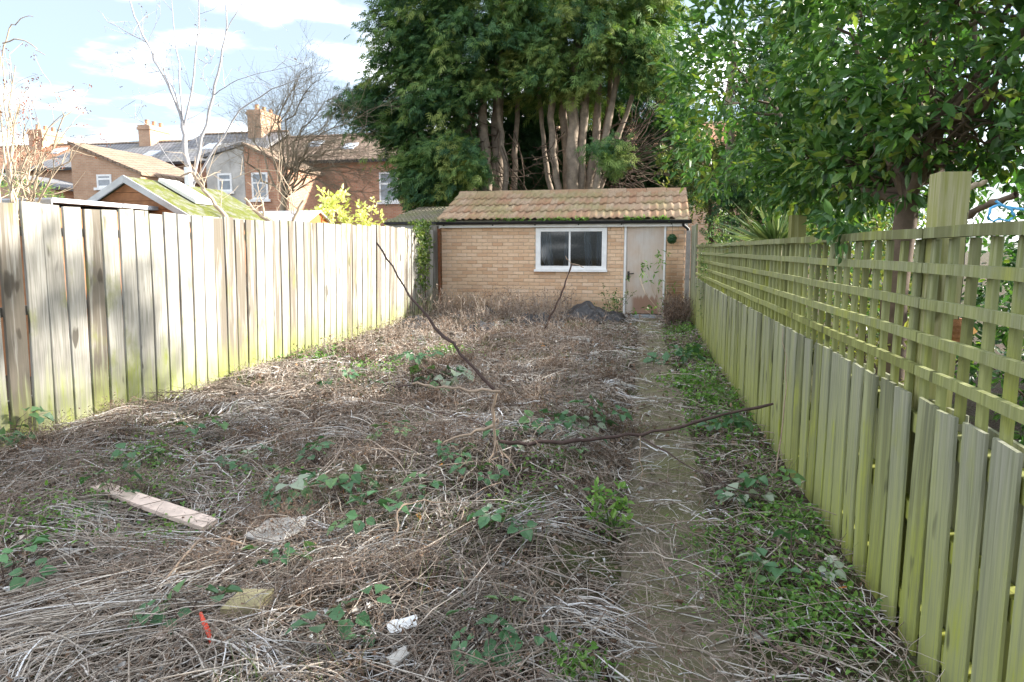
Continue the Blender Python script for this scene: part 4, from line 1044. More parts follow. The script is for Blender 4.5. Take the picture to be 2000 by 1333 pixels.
# black plastic sheeting
def sheet(name, label, cx, cy, rx, ry, h, seed):
    n_ = 26; u = np.linspace(-1, 1, n_); U, W = np.meshgrid(u, u); rr_ = np.sqrt(U ** 2 + W ** 2); sc_ = np.maximum(np.abs(U), np.abs(W)) / np.maximum(rr_, 1e-6)
    X = cx + U * rx * sc_ * (1 + .15 * wob(U * 3, W * 3, 1, seed)); Yy = cy + W * ry * sc_ * (1 + .15 * wob(W * 3, U * 3, 1, seed + 1))
    Z = ground_z(X, Yy) + .04 + h * np.clip(1 - rr_ * sc_, 0, 1) ** .8 * (1 + .5 * wob(X, Yy, 6, seed)) + .05 * wob(X, Yy, 11, seed + 1) + .02 * wob(X, Yy, 27, seed)
    ii = np.arange(n_ - 1)[:, None] * n_ + np.arange(n_ - 1)[None, :]
    o = link(name, mesh_np(name, np.stack([X, Yy, Z], -1).reshape(-1, 3), np.stack([ii, ii + 1, ii + n_ + 1, ii + n_], -1).reshape(-1, 4)), M_BLACK); so = o.modifiers.new('thick', 'SOLIDIFY'); so.thickness = .006
    tag(o, label, 'sheeting')
sheet('plastic_sheeting', 'heap of black plastic sheeting before the shed door', -1.2, 13.2, .66, .5, .27, 1)
sheet('plastic_sheeting', 'low strip of black plastic sheeting below the shed window', -2.1, 12.4, .5, .4, .2, 2)
sheet('plastic_sheeting', 'black plastic sheeting crumpled beside the pale fence end', -4.2, 11.5, .4, .4, .2, 3)
sheet('plastic_sheeting', 'scrap of black plastic among dead weeds nearer the pale fence', -2.95, 11.4, .3, .25, .16, 4)
sheet('plastic_sheeting', 'small black plastic lump under the brick wall', -3.35, 13.4, .22, .2, .16, 5)

# ------------------------------------------------------------------ neighbours' gardens
# summer house behind the pale fence
sh_ = thing('summer_house', 'small timber summer house with mossy roof behind the pale fence', 'summer house', (-7.0, 8.2, 0), R(3))
w2, zl, za, ln = .80, 2.03, 2.47, 2.1
body = MB(); body.box(-w2 + .1, w2 - .1, .05, ln - .05, 0, 2.0); body.build('wall', M_CEDAR, sh_)
for k_ in range(4):                                      # gable cladding boards
    z0 = 1.92 + k_ * .115; z1 = z0 + .11
    f0 = max(0, (za - .06 - z0) / (za - zl)); f1 = max(0, (za - .06 - z1) / (za - zl))
    a_, b_2 = min(w2, w2 * f0), min(w2, w2 * f1)
    MB().prism([(-a_, 0, z0), (a_, 0, z0), (b_2, 0, z1), (-b_2, 0, z1)], (0, .04, 0)).build('cladding_board', M_CEDAR, sh_)
rf_l = MB().prism([(-w2 - .12, -.1, zl - .07), (0, -.1, za), (0, -.1, za - .03), (-w2 - .12, -.1, zl - .10)], (0, ln + .2, 0)).build('roof', M_MOSS, sh_)
MB().prism([(w2 + .12, -.1, zl - .07), (w2 + .12, -.1, zl - .10), (0.001, -.1, za - .03), (0.001, -.1, za)], (0, ln + .2, 0)).build('roof', M_MOSS, sh_)
MB().prism([(-w2 - .14, -.13, zl - .09), (0, -.13, za + .012), (0, -.13, za - .085), (-w2 - .14, -.13, zl - .175)], (0, .028, 0)).build('bargeboard', M_GREYPAINT, sh_)
MB().prism([(w2 + .14, -.13, zl - .09), (w2 + .14, -.13, zl - .175), (0.001, -.13, za - .085), (0.001, -.13, za + .012)], (0, .028, 0)).build('bargeboard', M_GREYPAINT, sh_)
def on_slope(u, v, h): return (u, v, za - u * (za - zl + .07) / (w2 + .12) + h)
MB().prism([on_slope(.06, .5, .02), on_slope(.62, .5, .02), on_slope(.62, .95, .02), on_slope(.06, .95, .02)], (.02, 0, .045)).build('skylight', M_WHITE, sh_)
MB().box(-.06, .02, 1.3, 1.38, 2.3, 2.75).build('flue', M_WHITE, sh_)
MB().box(w2 + .125, w2 + .16, -.1, ln + .1, zl - .13, zl - .085).build('eaves_gutter', M_GREYPAINT, sh_)
# flat roofed outbuilding at far left
fl = thing('flat_roof_shed', 'flat roofed brown timber shed over the near end of the pale fence', 'shed', (-8.2, 6.6, 0))
MB().box(-2.2, 1.5, .05, 1.6, 0, 1.97).build('wall', M_CEDAR, fl)
MB().box(-2.3, 1.6, -.05, 1.7, 2.02, 2.07).build('roof', M_FELT, fl)
MB().box(-2.3, 1.6, -.07, -.052, 1.94, 2.05).build('fascia', M_GREYPAINT, fl)
# pale roofed shed
gs = thing('pale_roof_shed', 'low shed with pale sheet roof and orange gable behind the pale fence', 'shed', (-6.55, 10.6, 0))
MB().box(-.75, .62, .05, 1.4, 0, 1.9).build('wall', M_CEDAR, gs)
MB().prism([(-.9, 0, 1.86), (-.9, .75, 2.18), (-.9, .75, 2.15), (-.9, 0, 1.83)], (1.62, 0, 0)).build('roof', M_FELT, gs)
MB().prism([(-.9, .752, 2.18), (-.9, 1.5, 1.86), (-.9, 1.5, 1.83), (-.9, .752, 2.15)], (1.62, 0, 0)).build('roof', M_FELT, gs)
MB().prism([(.63, .03, 1.85), (.63, 1.45, 1.85), (.63, .75, 2.14)], (.04, 0, 0)).build('gable', plain('orange_gable', (0.55, 0.15, 0.05), .7, .2, 8, .1), gs)
# tiled outbuilding left of the shed
ob = thing('tiled_outbuilding', 'outbuilding with grey brown tiled roof tucked beside the brick shed', 'outbuilding', (-5.32, 14.75, 0))
MB().box(-.55, .55, .06, 2.4, 0, 2.0).build('wall', M_HB2, ob)
MB().box(-.66, .62, -.02, .0, 1.95, 2.06).build('fascia', M_GREYPAINT, ob)
MB().box(-.68, .62, -.1, -.022, 2.05, 2.10).build('gutter', M_GUTTER, ob)
rfo = MB().prism([(-.68, -.06, 2.08), (-.38, 1.5, 2.50), (.62, 1.5, 2.50), (.62, -.06, 2.08)][::-1], (0, 0, -.04)).build('roof', M_TILE_GREY, ob)
tl = Big(); slope = math.atan2(.42, 1.56); sl_l = math.hypot(.42, 1.56); tn, rw = 14, 9
tv = np.array([v.co[:] for v in tile_mesh(1.3 / tn, sl_l / rw).vertices]); tfc = np.array([tuple(p.vertices) for p in bpy.data.meshes['tile.001' if 'tile.001' in bpy.data.meshes else 'tile'].polygons])
cs, sn = math.cos(slope), math.sin(slope)
for r_ in range(rw):
    for c_ in range(tn):
        x = -.68 + (c_ + .5) * 1.3 / tn
        if x < -.68 + .30 * r_ / rw: continue
        s = r_ * sl_l / rw; q = tv.copy(); q[:, 2] *= .9; yy = q[:, 1] * cs - q[:, 2] * sn; zz = q[:, 1] * sn + q[:, 2] * cs
        tl.add(np.stack([q[:, 0] + x, yy - .06 + s * cs, zz + 2.085 + s * sn], -1), tfc, random.random())
o = tl.build('small_tiles', M_TILE_GREY, rfo); o['kind'] = 'stuff'

# ------------------------------------------------------------------ terrace of houses behind
def window(parent, x0, x1, z0, z1, y, mat=M_WHITE, bar=True):
    m = MB(); t = .09
    m.box(x0, x0 + t, y - .04, y + .05, z0, z1); m.box(x1 - t, x1, y - .04, y + .05, z0, z1); m.box(x0 + t, x1 - t, y - .04, y + .05, z0, z0 + t); m.box(x0 + t, x1 - t, y - .04, y + .05, z1 - t, z1)
    if bar: m.box(x0 + t, x1 - t, y - .03, y + .05, z0 + (z1 - z0) * .58, z0 + (z1 - z0) * .58 + .09)
    w = m.build('window', mat, parent)
    MB().box(x0 + t + .001, x1 - t - .001, y - .022, y - .006, z0 + t + .001, z1 - t - .001).build('pane', M_PANE, w)
    MB().box(x0 - .12, x1 + .12, y - .12, y - .042, z0 - .12, z0 - .002).build('sill', mat, w)
def chimney(roof, x0, x1, y0, y1, z0, z1, mat=M_HB2, pots=3):
    m = MB(); m.box(x0, x1, y0, y1, z0, z1 - .28); m.box(x0 - .06, x1 + .06, y0 - .06, y1 + .06, z1 - .28, z1 - .13); m.box(x0 - .02, x1 + .02, y0 - .02, y1 + .02, z1 - .13, z1)
    c = m.build('chimney', mat, roof)
    for k_ in range(pots):
        yy = y0 + (y1 - y0) * (k_ + .5) / pots; xx = (x0 + x1) / 2
        MB().tube([(xx, yy, z1 - .02), (xx, yy, z1 + .3), (xx, yy, z1 + .34)], [.14, .11, .13], 8).build('chimney_pot', M_POT, c)
    return c
def terrace(label, x0, x1, rz, mat_roof, mat_wall=M_HB, yf=34., yr=38., ez=6.15, wins=(), chim=None, sky=(), y_back=42.):
    h = thing('terraced_house', label, 'house', (0, 0, 0), 0, 'terrace of houses behind the gardens')
    MB().box(x0, x1 - .003, yf, y_back, 0, ez).build('wall', mat_wall, h)
    rt = MB().prism([(x0, yf - .3, ez - .05), (x0, yr, rz), (x0, y_back + .3, ez - .05), (x0, y_back + .3, ez - .2), (x0, yr, rz - .18), (x0, yf - .3, ez - .2)], (x1 - x0 - .004, 0, 0)).build('roof', mat_roof, h)
    MB().box(x0, x1 - .004, yf - .42, yf - .302, ez - .22, ez - .07).build('gutter', M_GUTTER, h)
    m = MB(); m.prism([(x0, yr - .17, rz - .03), (x0, yr, rz + .08), (x0, yr + .17, rz - .03)], (x1 - x0 - .004, 0, 0)); m.build('ridge_cap', M_ROOF_BROWN, rt)
    MB().tube([(x1 - .5, yf - .36, ez - .2), (x1 - .5, yf - .1, ez - .5), (x1 - .5, yf - .08, .2)], [.05] * 3, 6).build('downpipe', M_GUTTER, h)
    for w in wins: window(h, *w, yf)
    if chim: chimney(rt, *chim)
    for (sx, t) in sky:
        yy = yf + (yr - yf) * t; zz = ez + (rz - ez) * t; sl = (rz - ez) / (yr - yf)
        MB().prism([(sx, yy, zz + .05), (sx + .75, yy, zz + .05), (sx + .75, yy + .8, zz + .8 * sl + .05), (sx, yy + .8, zz + .8 * sl + .05)], (0, 0, .07)).build('skylight', M_FELT, rt)
    return h
terrace('red roofed terraced house at the far end of the row, behind the tan twiggy shrub', -48, -35.5, 8.1, M_ROOF_RED, M_HB2, chim=(-38.9, -37.9, 37.2, 38.9, 7.4, 8.95), sky=((-36.6, .55),))
terrace('grey slate terraced house behind the pale bare tree', -35.5, -27.2, 8.05, M_ROOF_SLATE, M_HB2, chim=(-30.9, -30.1, 37.2, 39.0, 7.4, 8.95), sky=((-29.2, .3),))
terrace('taller slate roofed terraced house with the big chimney', -27.2, -21.4, 8.4, M_ROOF_SLATE, M_HB, ez=6.3, chim=(-23.4, -22.55, 37.0, 39.2, 7.4, 9.5), sky=((-25.4, .35),))
terrace('brown roofed brick terraced house showing one white sash window by the conifer', -21.4, -10.4, 8.05, M_ROOF_BROWN, M_HB, wins=((-14.1, -13.08, 3.93, 5.44),), sky=((-16.9, .35), (-19.2, .5)))
terrace('brick terraced house hidden behind the conifer trunks', -10.4, -2.0, 8.0, M_ROOF_BROWN, M_HB, wins=((-8.2, -7.2, 3.9, 5.4), (-4.6, -3.6, 3.9, 5.4)), chim=(-6.0, -5.2, 37.2, 39, 7.4, 9.2))
terrace('brick terraced house behind the laurel and shed corner', -2.0, 7.0, 8.0, M_ROOF_RED, M_HB2, wins=((.2, 1.2, 3.9, 5.4), (3.4, 4.4, 3.9, 5.4)))
# rear wings
def wing(label, x0, x1, y0, y1, zl_, zr, mat_w, mat_r, wins, over=.15, ridge_at=None):
    h = thing('rear_wing', label, 'house wing', (0, 0, 0), 0, 'rear wings of the terraced houses')
    MB().prism([(x0, y0, 0), (x1, y0, 0), (x1, y0, zr), (x0, y0, zl_)], (0, y1 - y0 - .01, 0)).build('wall', mat_w, h)
    s = (zr - zl_) / (x1 - x0); e = over
    MB().prism([(x0 - (e if zl_ < zr else .02), y0 - .12, zl_ + .02 - s * (e if zl_ < zr else .02)), (x1 + (e if zr < zl_ else .02), y0 - .12, zr + .02 + s * (e if zr < zl_ else .02)), (x1 + (e if zr < zl_ else .02), y0 - .12, zr + .16 + s * (e if zr < zl_ else .02)), (x0 - (e if zl_ < zr else .02), y0 - .12, zl_ + .16 - s * (e if zl_ < zr else .02))], (0, y1 - y0 - .5, 0)).build('roof', mat_r, h)
    for w in wins: window(h, *w, y0)
    return h
wing('brick rear wing with lean-to roof and white sash window under the big chimney', -19.25, -17.0, 30, 34, 6.35, 5.3, M_HB, M_ROOF_BROWN, [(-18.9, -18.05, 3.85, 5.1)])
wing('stained grey rendered rear wing with a pale window', -21.3, -19.27, 30, 34, 5.85, 6.35, M_RENDER, M_ROOF_SLATE, [(-20.7, -19.95, 4.25, 5.1)])
wing('orange brick rear wing with long brown sloping roof and small white window', -27.0, -23.3, 28, 34, 6.35, 4.9, M_HB2, M_ROOF_BROWN, [(-25.65, -24.85, 4.35, 4.95)])
wing('low brick rear wing with slate lean-to at the far end of the row', -33.5, -29.0, 29, 34, 5.3, 4.4, M_HB2, M_ROOF_SLATE, [])

# ------------------------------------------------------------------ trees
def branchy(base, d, L, r, depth, out, tips, spread=.5, up=.15, kids=3, seg=5, shrink=.68, wiggle=.10):
    d = np.array(d, float); d /= np.linalg.norm(d); P = [np.array(base, float)]; dd = d.copy()
    for i in range(seg):
        dd = dd + RNG.normal(size=3) * wiggle + np.array([0, 0, up * .2]); dd /= np.linalg.norm(dd); P.append(P[-1] + dd * L / seg)
    P = np.array(P); out.append((P, np.linspace(r, r * .55, len(P))))
    if depth == 0: tips.append((P[-1], dd)); return
    for k_ in range(kids):
        t = random.uniform(.35, 1.0) if k_ else 1.0; i = min(seg, max(1, int(t * seg)))
        nd = dd + RNG.normal(size=3) * spread + np.array([0, 0, up])
        branchy(P[i], nd, L * shrink * random.uniform(.8, 1.2), r * .58, depth - 1, out, tips, spread, up, kids, seg, shrink, wiggle)
def limbs_obj(name, lst, mat, parent, sides=5):
    B = Big()
    for P, rad in lst:
        V, Fq = tube_np(np.asarray(P, float), np.asarray(rad, float), sides); B.add(V, Fq, random.random())
    return B.build(name, mat, parent, True)

# --- conifers behind the shed
def in_poly(x, z, poly):
    ins = np.zeros(x.shape, bool); n_ = len(poly)
    for i in range(n_):
        (x1, z1), (x2, z2) = poly[i], poly[(i + 1) % n_]
        c_ = ((z1 > z) != (z2 > z)) & (x < (x2 - x1) * (z - z1) / (z2 - z1 + 1e-12) + x1); ins ^= c_
    return ins
def conifer_crown(poly, n_b, y0, y1, cx, cy, tone):
    """plumes: flat drooping sprays on boughs; poly in X,Z; returns mesh arrays"""
    xs = np.array([p[0] for p in poly]); zs = np.array([p[1] for p in poly]); C = []
    while len(C) < n_b:
        x = RNG.uniform(xs.min(), xs.max(), 400); z = RNG.uniform(zs.min(), zs.max(), 400); ok = in_poly(x, z, poly)
        for a, b in zip(x[ok], z[ok]): C.append((a, RNG.uniform(y0, y1), b))
    C = np.array(C[:n_b]); m = 32
    out = unit((C - np.array([cx, cy, 0])) * np.array([1, 1, 0])) ; out[:, 2] = RNG.uniform(-.35, .25, n_b); out = unit(out)
    blen = RNG.uniform(.35, .7, n_b)
    n = n_b * m; u = RNG.uniform(-.6, 1, n); O = np.repeat(out, m, 0); Ls = np.repeat(blen, m)
    P = np.repeat(C, m, 0) + O * (u * Ls)[:, None] + RNG.normal(size=(n, 3)) * np.array([.15, .15, .09]) * (1.05 - .5 * np.clip(u, 0, 1))[:, None] + np.array([0, 0, -.26]) * (np.clip(u, 0, 1) ** 2)[:, None]
    D = unit(O * .8 + RNG.normal(size=(n, 3)) * .42 + np.array([0, 0, -.22])); N = unit(RNG.normal(size=(n, 3)) * .45 + np.array([0, 0, 1]) + O * .5)
    S_ = unit(np.cross(D, N)); U_ = np.cross(S_, D)
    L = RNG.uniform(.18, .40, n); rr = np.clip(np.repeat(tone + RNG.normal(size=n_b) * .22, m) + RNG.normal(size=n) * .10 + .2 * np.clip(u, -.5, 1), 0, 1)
    Vs = []
    for t0, a, sc_ in ((0, 0, 1.0), (.12, .75, .46), (.12, -.75, .46), (.32, .7, .42), (.32, -.7, .42), (.52, .62, .34), (.52, -.62, .34)):
        base = P + D * (L * t0)[:, None] - U_ * (L * t0 * t0 * .35)[:, None]
        dr = D * math.cos(a) + S_ * math.sin(a); sd = np.cross(dr, U_)
        l = (L * sc_)[:, None]; w = L[:, None] * .028 + .006
        Vs.append(np.stack([base - sd * w * .6, base + dr * l * .5 - sd * w - U_ * l * .05, base + dr * l - U_ * l * .35, base + dr * l * .5 + sd * w - U_ * l * .05], 1))
    V = np.stack(Vs, 1).reshape(-1, 3); Fq = np.arange(len(V)).reshape(-1, 4)
    return V, Fq, np.repeat(rr, 28)
def px_poly(Y, *pp): return [tuple(at(a, b, Y)[[0, 2]]) for a, b in pp]
def stems(parent, Y, lst):
    out = []
    for P in lst:
        (pp, w0, w1) = P; q = [at(a, b, Y + dy) for a, b, dy in pp]; q = [np.array([q[0][0], q[0][1], 0.])] + q
        out.append((wig(q, .02, 3), None, w0, w1))
    for k_, (P, _, w0, w1) in enumerate(out):
        rad = np.linspace(w0, w1, len(P)) * (1 + .06 * RNG.normal(size=len(P))); V, Fq = tube_np(P, rad, 10)
        link('trunk', mesh_np('trunk', V, Fq, smooth=True), M_BARK_GREY, parent)
def conifer_tree(label, cx, cy, trunks, polys, twigs):
    t = thing('conifer_tree', label, 'tree', (0, 0, 0), 0, 'tall conifers behind the shed')
    stems(t, 18., trunks)
    B = Big()
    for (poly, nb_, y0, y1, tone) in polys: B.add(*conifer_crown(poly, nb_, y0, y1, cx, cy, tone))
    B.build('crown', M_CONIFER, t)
    L_ = []
    for (a, b, n_) in twigs:
        for _ in range(n_):
            p0 = at(a[0] + random.uniform(-25, 25), a[1] + random.uniform(-50, 50), 18.1 + random.uniform(-.5, .6)); p1 = at(b[0] + random.uniform(-70, 70), b[1] + random.uniform(-70, 70), 18 + random.uniform(-1.2, 1.5))
            P = wig([p0, (p0 + p1) / 2 + np.array([0, 0, -.12]), p1], .04, 3); L_.append((P, np.linspace(.018, .006, len(P))))
    limbs_obj('branch', L_, M_BARK_RED, t, 4)
    return t
conifer_tree('broad drooping conifer hanging over the house with the white sash window', -4.6, 18.3,
    [([(950, 370, 0), (948, 300, 0), (940, 200, .1), (930, 60, .2)], .17, .11), ([(972, 370, .3), (970, 280, .3), (975, 180, .4), (985, 20, .4)], .19, .12), ([(990, 375, -.2), (986, 310, -.2), (976, 240, -.1), (970, 120, 0)], .08, .06), ([(940, 372, .5), (928, 300, .5), (905, 220, .5), (890, 150, .5)], .10, .05), ([(1002, 372, .6), (1005, 300, .6), (1010, 200, .6), (1020, 80, .6)], .09, .06)],
    [(px_poly(17.6, (770, -60), (752, 60), (735, 130), (725, 205), (740, 260), (775, 300), (800, 335), (818, 372), (860, 375), (905, 340), (930, 300), (905, 250), (930, 200), (960, 190), (1010, 140), (1040, 60), (1040, -60)), 600, 16.6, 19.6, .40),
     (px_poly(17.0, (815, 325), (828, 392), (865, 392), (900, 360), (940, 345), (955, 320), (900, 270), (830, 290)), 120, 16.4, 17.6, .45),
     (px_poly(17.4, (690, 190), (700, 230), (740, 250), (760, 180), (720, 150)), 30, 17, 18.6, .3),
     (px_poly(20.5, (990, 170), (1075, 170), (1080, 350), (1010, 350)), 60, 20, 21.6, .05), (px_poly(20.5, (900, 200), (1060, 200), (1060, 385), (920, 385)), 110, 20, 21.8, .0)],  # back foliage coloured darkest, painting in the shaded crown interior
    [((950, 330), (880, 340), 16), ((960, 280), (1000, 340), 14), ((945, 250), (870, 250), 18), ((980, 300), (1030, 340), 14)])
conifer_tree('many stemmed conifer with clustered bare trunks directly behind the shed', -1.9, 18.4,
    [([(1090, 368, 0), (1080, 300, 0), (1078, 230, 0), (1085, 120, .1)], .10, .09), ([(1108, 370, .3), (1105, 280, .3), (1100, 190, .3), (1098, 40, .4)], .13, .10),
     ([(1120, 372, -.2), (1117, 300, -.2), (1122, 210, -.1), (1130, 60, 0)], .17, .12), ([(1133, 370, 0), (1136, 290, 0), (1143, 200, 0), (1150, 60, 0)], .13, .10),
     ([(1148, 372, .2), (1162, 290, .2), (1168, 200, .2), (1175, 60, .2)], .12, .09), ([(1162, 372, -.3), (1180, 280, -.3), (1200, 180, -.2), (1225, 80, -.1)], .10, .07), ([(1172, 372, .1), (1195, 300, .1), (1225, 220, .1), (1250, 130, .2)], .08, .05), ([(1076, 372, .4), (1062, 300, .4), (1056, 220, .4), (1050, 100, .4)], .08, .05), ([(1155, 372, .6), (1175, 290, .6), (1190, 200, .6), (1200, 60, .6)], .09, .06)],
    [(px_poly(17.6, (1010, -60), (1005, 60), (1030, 120), (1020, 175), (1075, 185), (1130, 200), (1165, 185), (1160, 130), (1230, 110), (1260, 150), (1290, 100), (1310, -60)), 350, 16.6, 19.6, .66),
     (px_poly(17.2, (1210, 100), (1230, 170), (1265, 170), (1290, 90), (1250, 60)), 40, 17, 18.4, .5),
     (px_poly(16.6, (1160, 280), (1165, 320), (1200, 330), (1215, 290), (1185, 270)), 10, 16.3, 16.9, .7),
     (px_poly(21, (1180, 120), (1330, 120), (1360, 370), (1230, 372), (1190, 260)), 130, 20, 22.5, .04), (px_poly(20.8, (1050, 180), (1200, 160), (1230, 385), (1050, 385)), 130, 20.2, 22, .0),  # dark-toned back layers, here and below, paint shade in behind the trunks
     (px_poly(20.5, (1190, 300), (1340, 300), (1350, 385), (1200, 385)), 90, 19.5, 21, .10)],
    [((1190, 330), (1280, 300), 40), ((1185, 300), (1260, 230), 30), ((1200, 340), (1290, 350), 26), ((1090, 300), (1050, 340), 14)])
conifer_tree('dark conifer added in the next garden to shade the shed roof, mostly behind the laurel', 3.1, 17.2, [([(1420, 430, -.9), (1425, 250, -.9), (1430, 60, -.9)], .14, .07)],  # added tree that keeps the sun off the shed roof tiles
    [([(1.6, 1.6), (1.9, 4.5), (2.6, 7.2), (3.4, 7.4), (4.3, 4.5), (4.6, 1.6)], 260, 16.2, 18.4, .3)], [((1425, 250), (1450, 250), 4)])
gt = thing('golden_conifer', 'olive gold bushy conifer behind the shed corner, below the laurel', 'tree', (1.35, 17.6, 0))
C = RNG.normal(size=(150, 3)) * np.array([.45, .4, .55]) + np.array([-.15, 0, 3.3]); b_ = Big(); b_.add(*leaf_cloud(C, 22, .22, .13, .045, RNG.uniform(0, .8, 150))); b_.build('crown', M_OLIVE, gt)
MB().tube([(0, 0, 0), (0, 0, 1.5), (-.1, 0, 3.2)], [.1, .08, .03], 7).build('trunk', M_BARK_RED, gt)

# --- evergreen laurel over the trellis fence
la = thing('laurel_tree', 'glossy evergreen tree overhanging the trellis fence', 'tree', (1.45, 4.5, 0))
base = np.array([1.45, 4.5, 0.])
E_ = [((1.2, 6.5, 2.95), (1.25, 1.6, 1.05), 850), ((1.8, 4.8, 3.4), (1.25, 1.5, 1.5), 900), ((2.1, 3.2, 3.5), (1.2, 1.3, 1.3), 560), ((2.5, 2.6, 2.55), (.8, .8, .6), 200), ((1.3, 5.6, 2.15), (.55, 1.0, .35), 170), ((2.6, 1.6, 3.7), (1.2, 1.0, .9), 200), ((1.75, 4.2, 2.45), (.75, .9, .5), 330), ((2.3, 3.2, 2.35), (.7, .7, .4), 170), ((2.75, 2.9, 2.3), (.5, .5, .3), 90), ((1.45, 4.6, 2.05), (.6, .7, .26), 110), ((1.3, 5.6, 2.0), (.45, .7, .25), 70), ((2.05, 3.5, 1.98), (.5, .5, .25), 90)]  # crown tops above the view are shaped to shade the near pale fence
C = []; O = []
for c_, r_, n_ in E_:
    d = unit(RNG.normal(size=(n_, 3))); rad = RNG.uniform(.5, 1.03, n_) ** .6
    w_ = 1 + .22 * wob(d[:, 0] * 3, d[:, 1] * 3 + d[:, 2] * 2, 1.6, 2)
    C.append(np.array(c_) + d * np.array(r_) * (rad * w_)[:, None]); O.append(d)
C = np.concatenate(C); O = np.concatenate(O)
# sky holes and clear stems near the fork
keep = np.ones(len(C), bool)
for hc, hr in (((1.6, 3.9, 1.95), .32), ((2.0, 3.5, 3.5), .3), ((1.4, 4.3, 1.6), .25)):
    keep &= np.linalg.norm(C - np.array(hc), axis=1) > hr
keep &= ~((C[:, 2] < 1.7) & (C[:, 1] < 4.5)); keep &= ~((C[:, 0] < .55) & (C[:, 1] < 5.2))
C, O = C[keep], O[keep]
# hanging sprig over the top rail
C = np.concatenate([C, np.array([at(1630, 440, 3.7), at(1645, 455, 3.7), at(1638, 425, 3.75), at(1620, 410, 3.8), at(1655, 430, 3.7)])]); O = np.concatenate([O, np.tile([[-.2, 0, -.8]], (5, 1))])
b_ = Big(); V, Ft, rr = leaf_cloud(C - base, 11, .12, .088, .041, np.clip(.45 + .25 * (RNG.normal(size=len(C)) * .6) + .12 * (O[:, 0] < -.3), 0, 1), .1, O); b_.add(V, Ft, rr)
b_.build('crown', M_LAUREL, la)
L_ = []; fork = np.array([.02, .05, 1.78])
L_.append((wig([np.array([0, 0, 0.]), np.array([-.02, .02, 1.2]), fork], .008, 4), np.linspace(.085, .062, 9)))
limbs_obj('trunk', L_, M_BARK_RED, la, 9); L_ = []
goals = [(.55, -.35, 3.2), (.7, -.7, 3.6), (.25, .3, 3.4), (-.3, 1.0, 3.1), (-.5, 2.6, 3.0), (.2, 2.0, 3.4), (.9, -.6, 3.0), (-.25, .7, 2.2), (-.3, 1.6, 2.3), (.6, .8, 3.2), (.5, .2, 2.6)]
sub_t = C - base
for g_ in goals:
    g_ = np.array(g_); mid = fork + (g_ - fork) * .45 + np.array([0, 0, -.12]) + RNG.normal(size=3) * .12
    P = wig([fork, mid, g_], .035, 4); L_.append((P, np.linspace(.036, .009, len(P))))
    for _ in range(9):
        i = random.randrange(3, len(P)); d2 = np.linalg.norm(sub_t - P[i], axis=1); tgt = sub_t[np.argsort(d2)[random.randrange(5, 120)]]
        Q = wig([P[i], (P[i] + tgt) / 2 + RNG.normal(size=3) * .09, tgt], .03, 3); L_.append((Q, np.linspace(.014, .004, len(Q))))
        for _ in range(2):
            d3 = np.linalg.norm(sub_t - Q[3], axis=1); t3 = sub_t[np.argsort(d3)[random.randrange(1, 40)]]; W_ = wig([Q[3], (Q[3] + t3) / 2 + RNG.normal(size=3) * .05, t3], .02, 2); L_.append((W_, np.linspace(.007, .003, len(W_))))
limbs_obj('limb', L_, M_BARK_RED, la, 6)
n_ = 6; Cd = base + np.array([.35, -.3, 2.5]) + RNG.normal(size=(n_, 3)) * np.array([.5, .6, .45]); b_ = Big(); b_.add(*leaf_cloud(Cd - base, 2, .05, .10, .045, RNG.uniform(0, 1, n_), -.2)); b_.build('withered_leaves', M_REDLEAF, la)

# --- shrubs behind the trellis
def bush(name, label, loc, rad, n_, m_, L, W, mat, tone, stem_mat=M_BARK_DARK, group='shrubs behind the trellis'):
    t = thing(name, label, 'shrub', loc, 0, group)
    d = unit(RNG.normal(size=(n_, 3))); C = d * np.array(rad) * (RNG.uniform(.35, 1.0, n_) ** .5 * (1 + .2 * wob(d[:, 0] * 3, d[:, 1] * 3 + d[:, 2], 2, 1)))[:, None] + np.array([0, 0, rad[2] * 1.02 + .15]); C[:, 2] = np.maximum(C[:, 2], .1)
    b_ = Big(); b_.add(*leaf_cloud(C, m_, .1, L, W, np.clip(tone + RNG.normal(size=n_) * .2, 0, 1), .1, d)); b_.build('crown', mat, t)
    L_ = []
    for k_ in range(10):
        c_ = C[random.randrange(n_)]; P = wig([np.zeros(3), c_ * np.array([.4, .4, .55]), c_], .03, 3); L_.append((P, np.linspace(.016, .004, len(P))))
    limbs_obj('stem', L_, stem_mat, t, 5); return t
bush('evergreen_shrub', 'yellow green shrub in sun behind the laurel trunk', (1.75, 6.4, 0), (.55, .8, .95), 240, 9, .06, .028, M_OLIVE, .75)
bush('evergreen_shrub', 'grey green fine leaved shrub at the far trellis corner', (1.05, 11.3, 0), (.35, .8, .98), 240, 9, .05, .02, M_IVY, .35)
bush('evergreen_shrub', 'dark green shrub behind the middle of the trellis', (2.0, 9.6, 0), (.8, 1.1, 1.05), 300, 9, .08, .035, M_LAUREL, .5)
bush('evergreen_shrub', 'low pale shrub glimpsed through the trellis beside the small post', (1.5, 5.0, 0), (.35, .6, .62), 150, 9, .05, .025, M_OLIVE, .9)
bush('evergreen_shrub', 'dense dark shrub at the back of the neighbouring garden', (3.4, 12.0, 0), (1.0, 1.6, 1.2), 320, 9, .09, .04, M_LAUREL, .3)
bush('evergreen_shrub', 'wide hedge like shrub across the neighbouring garden', (5.2, 7.5, 0), (.9, 3.0, 1.0), 380, 9, .09, .045, M_IVY, .35)
bush('evergreen_shrub', 'dark leafy shrub directly behind the laurel, above the trellis', (2.6, 7.2, 0), (.8, 1.2, 1.1), 300, 9, .08, .036, M_LAUREL, .35)
bush('evergreen_shrub', 'dark shrub seen low through the near trellis', (3.1, 4.3, 0), (.7, .9, .8), 240, 9, .07, .035, M_LAUREL, .4)
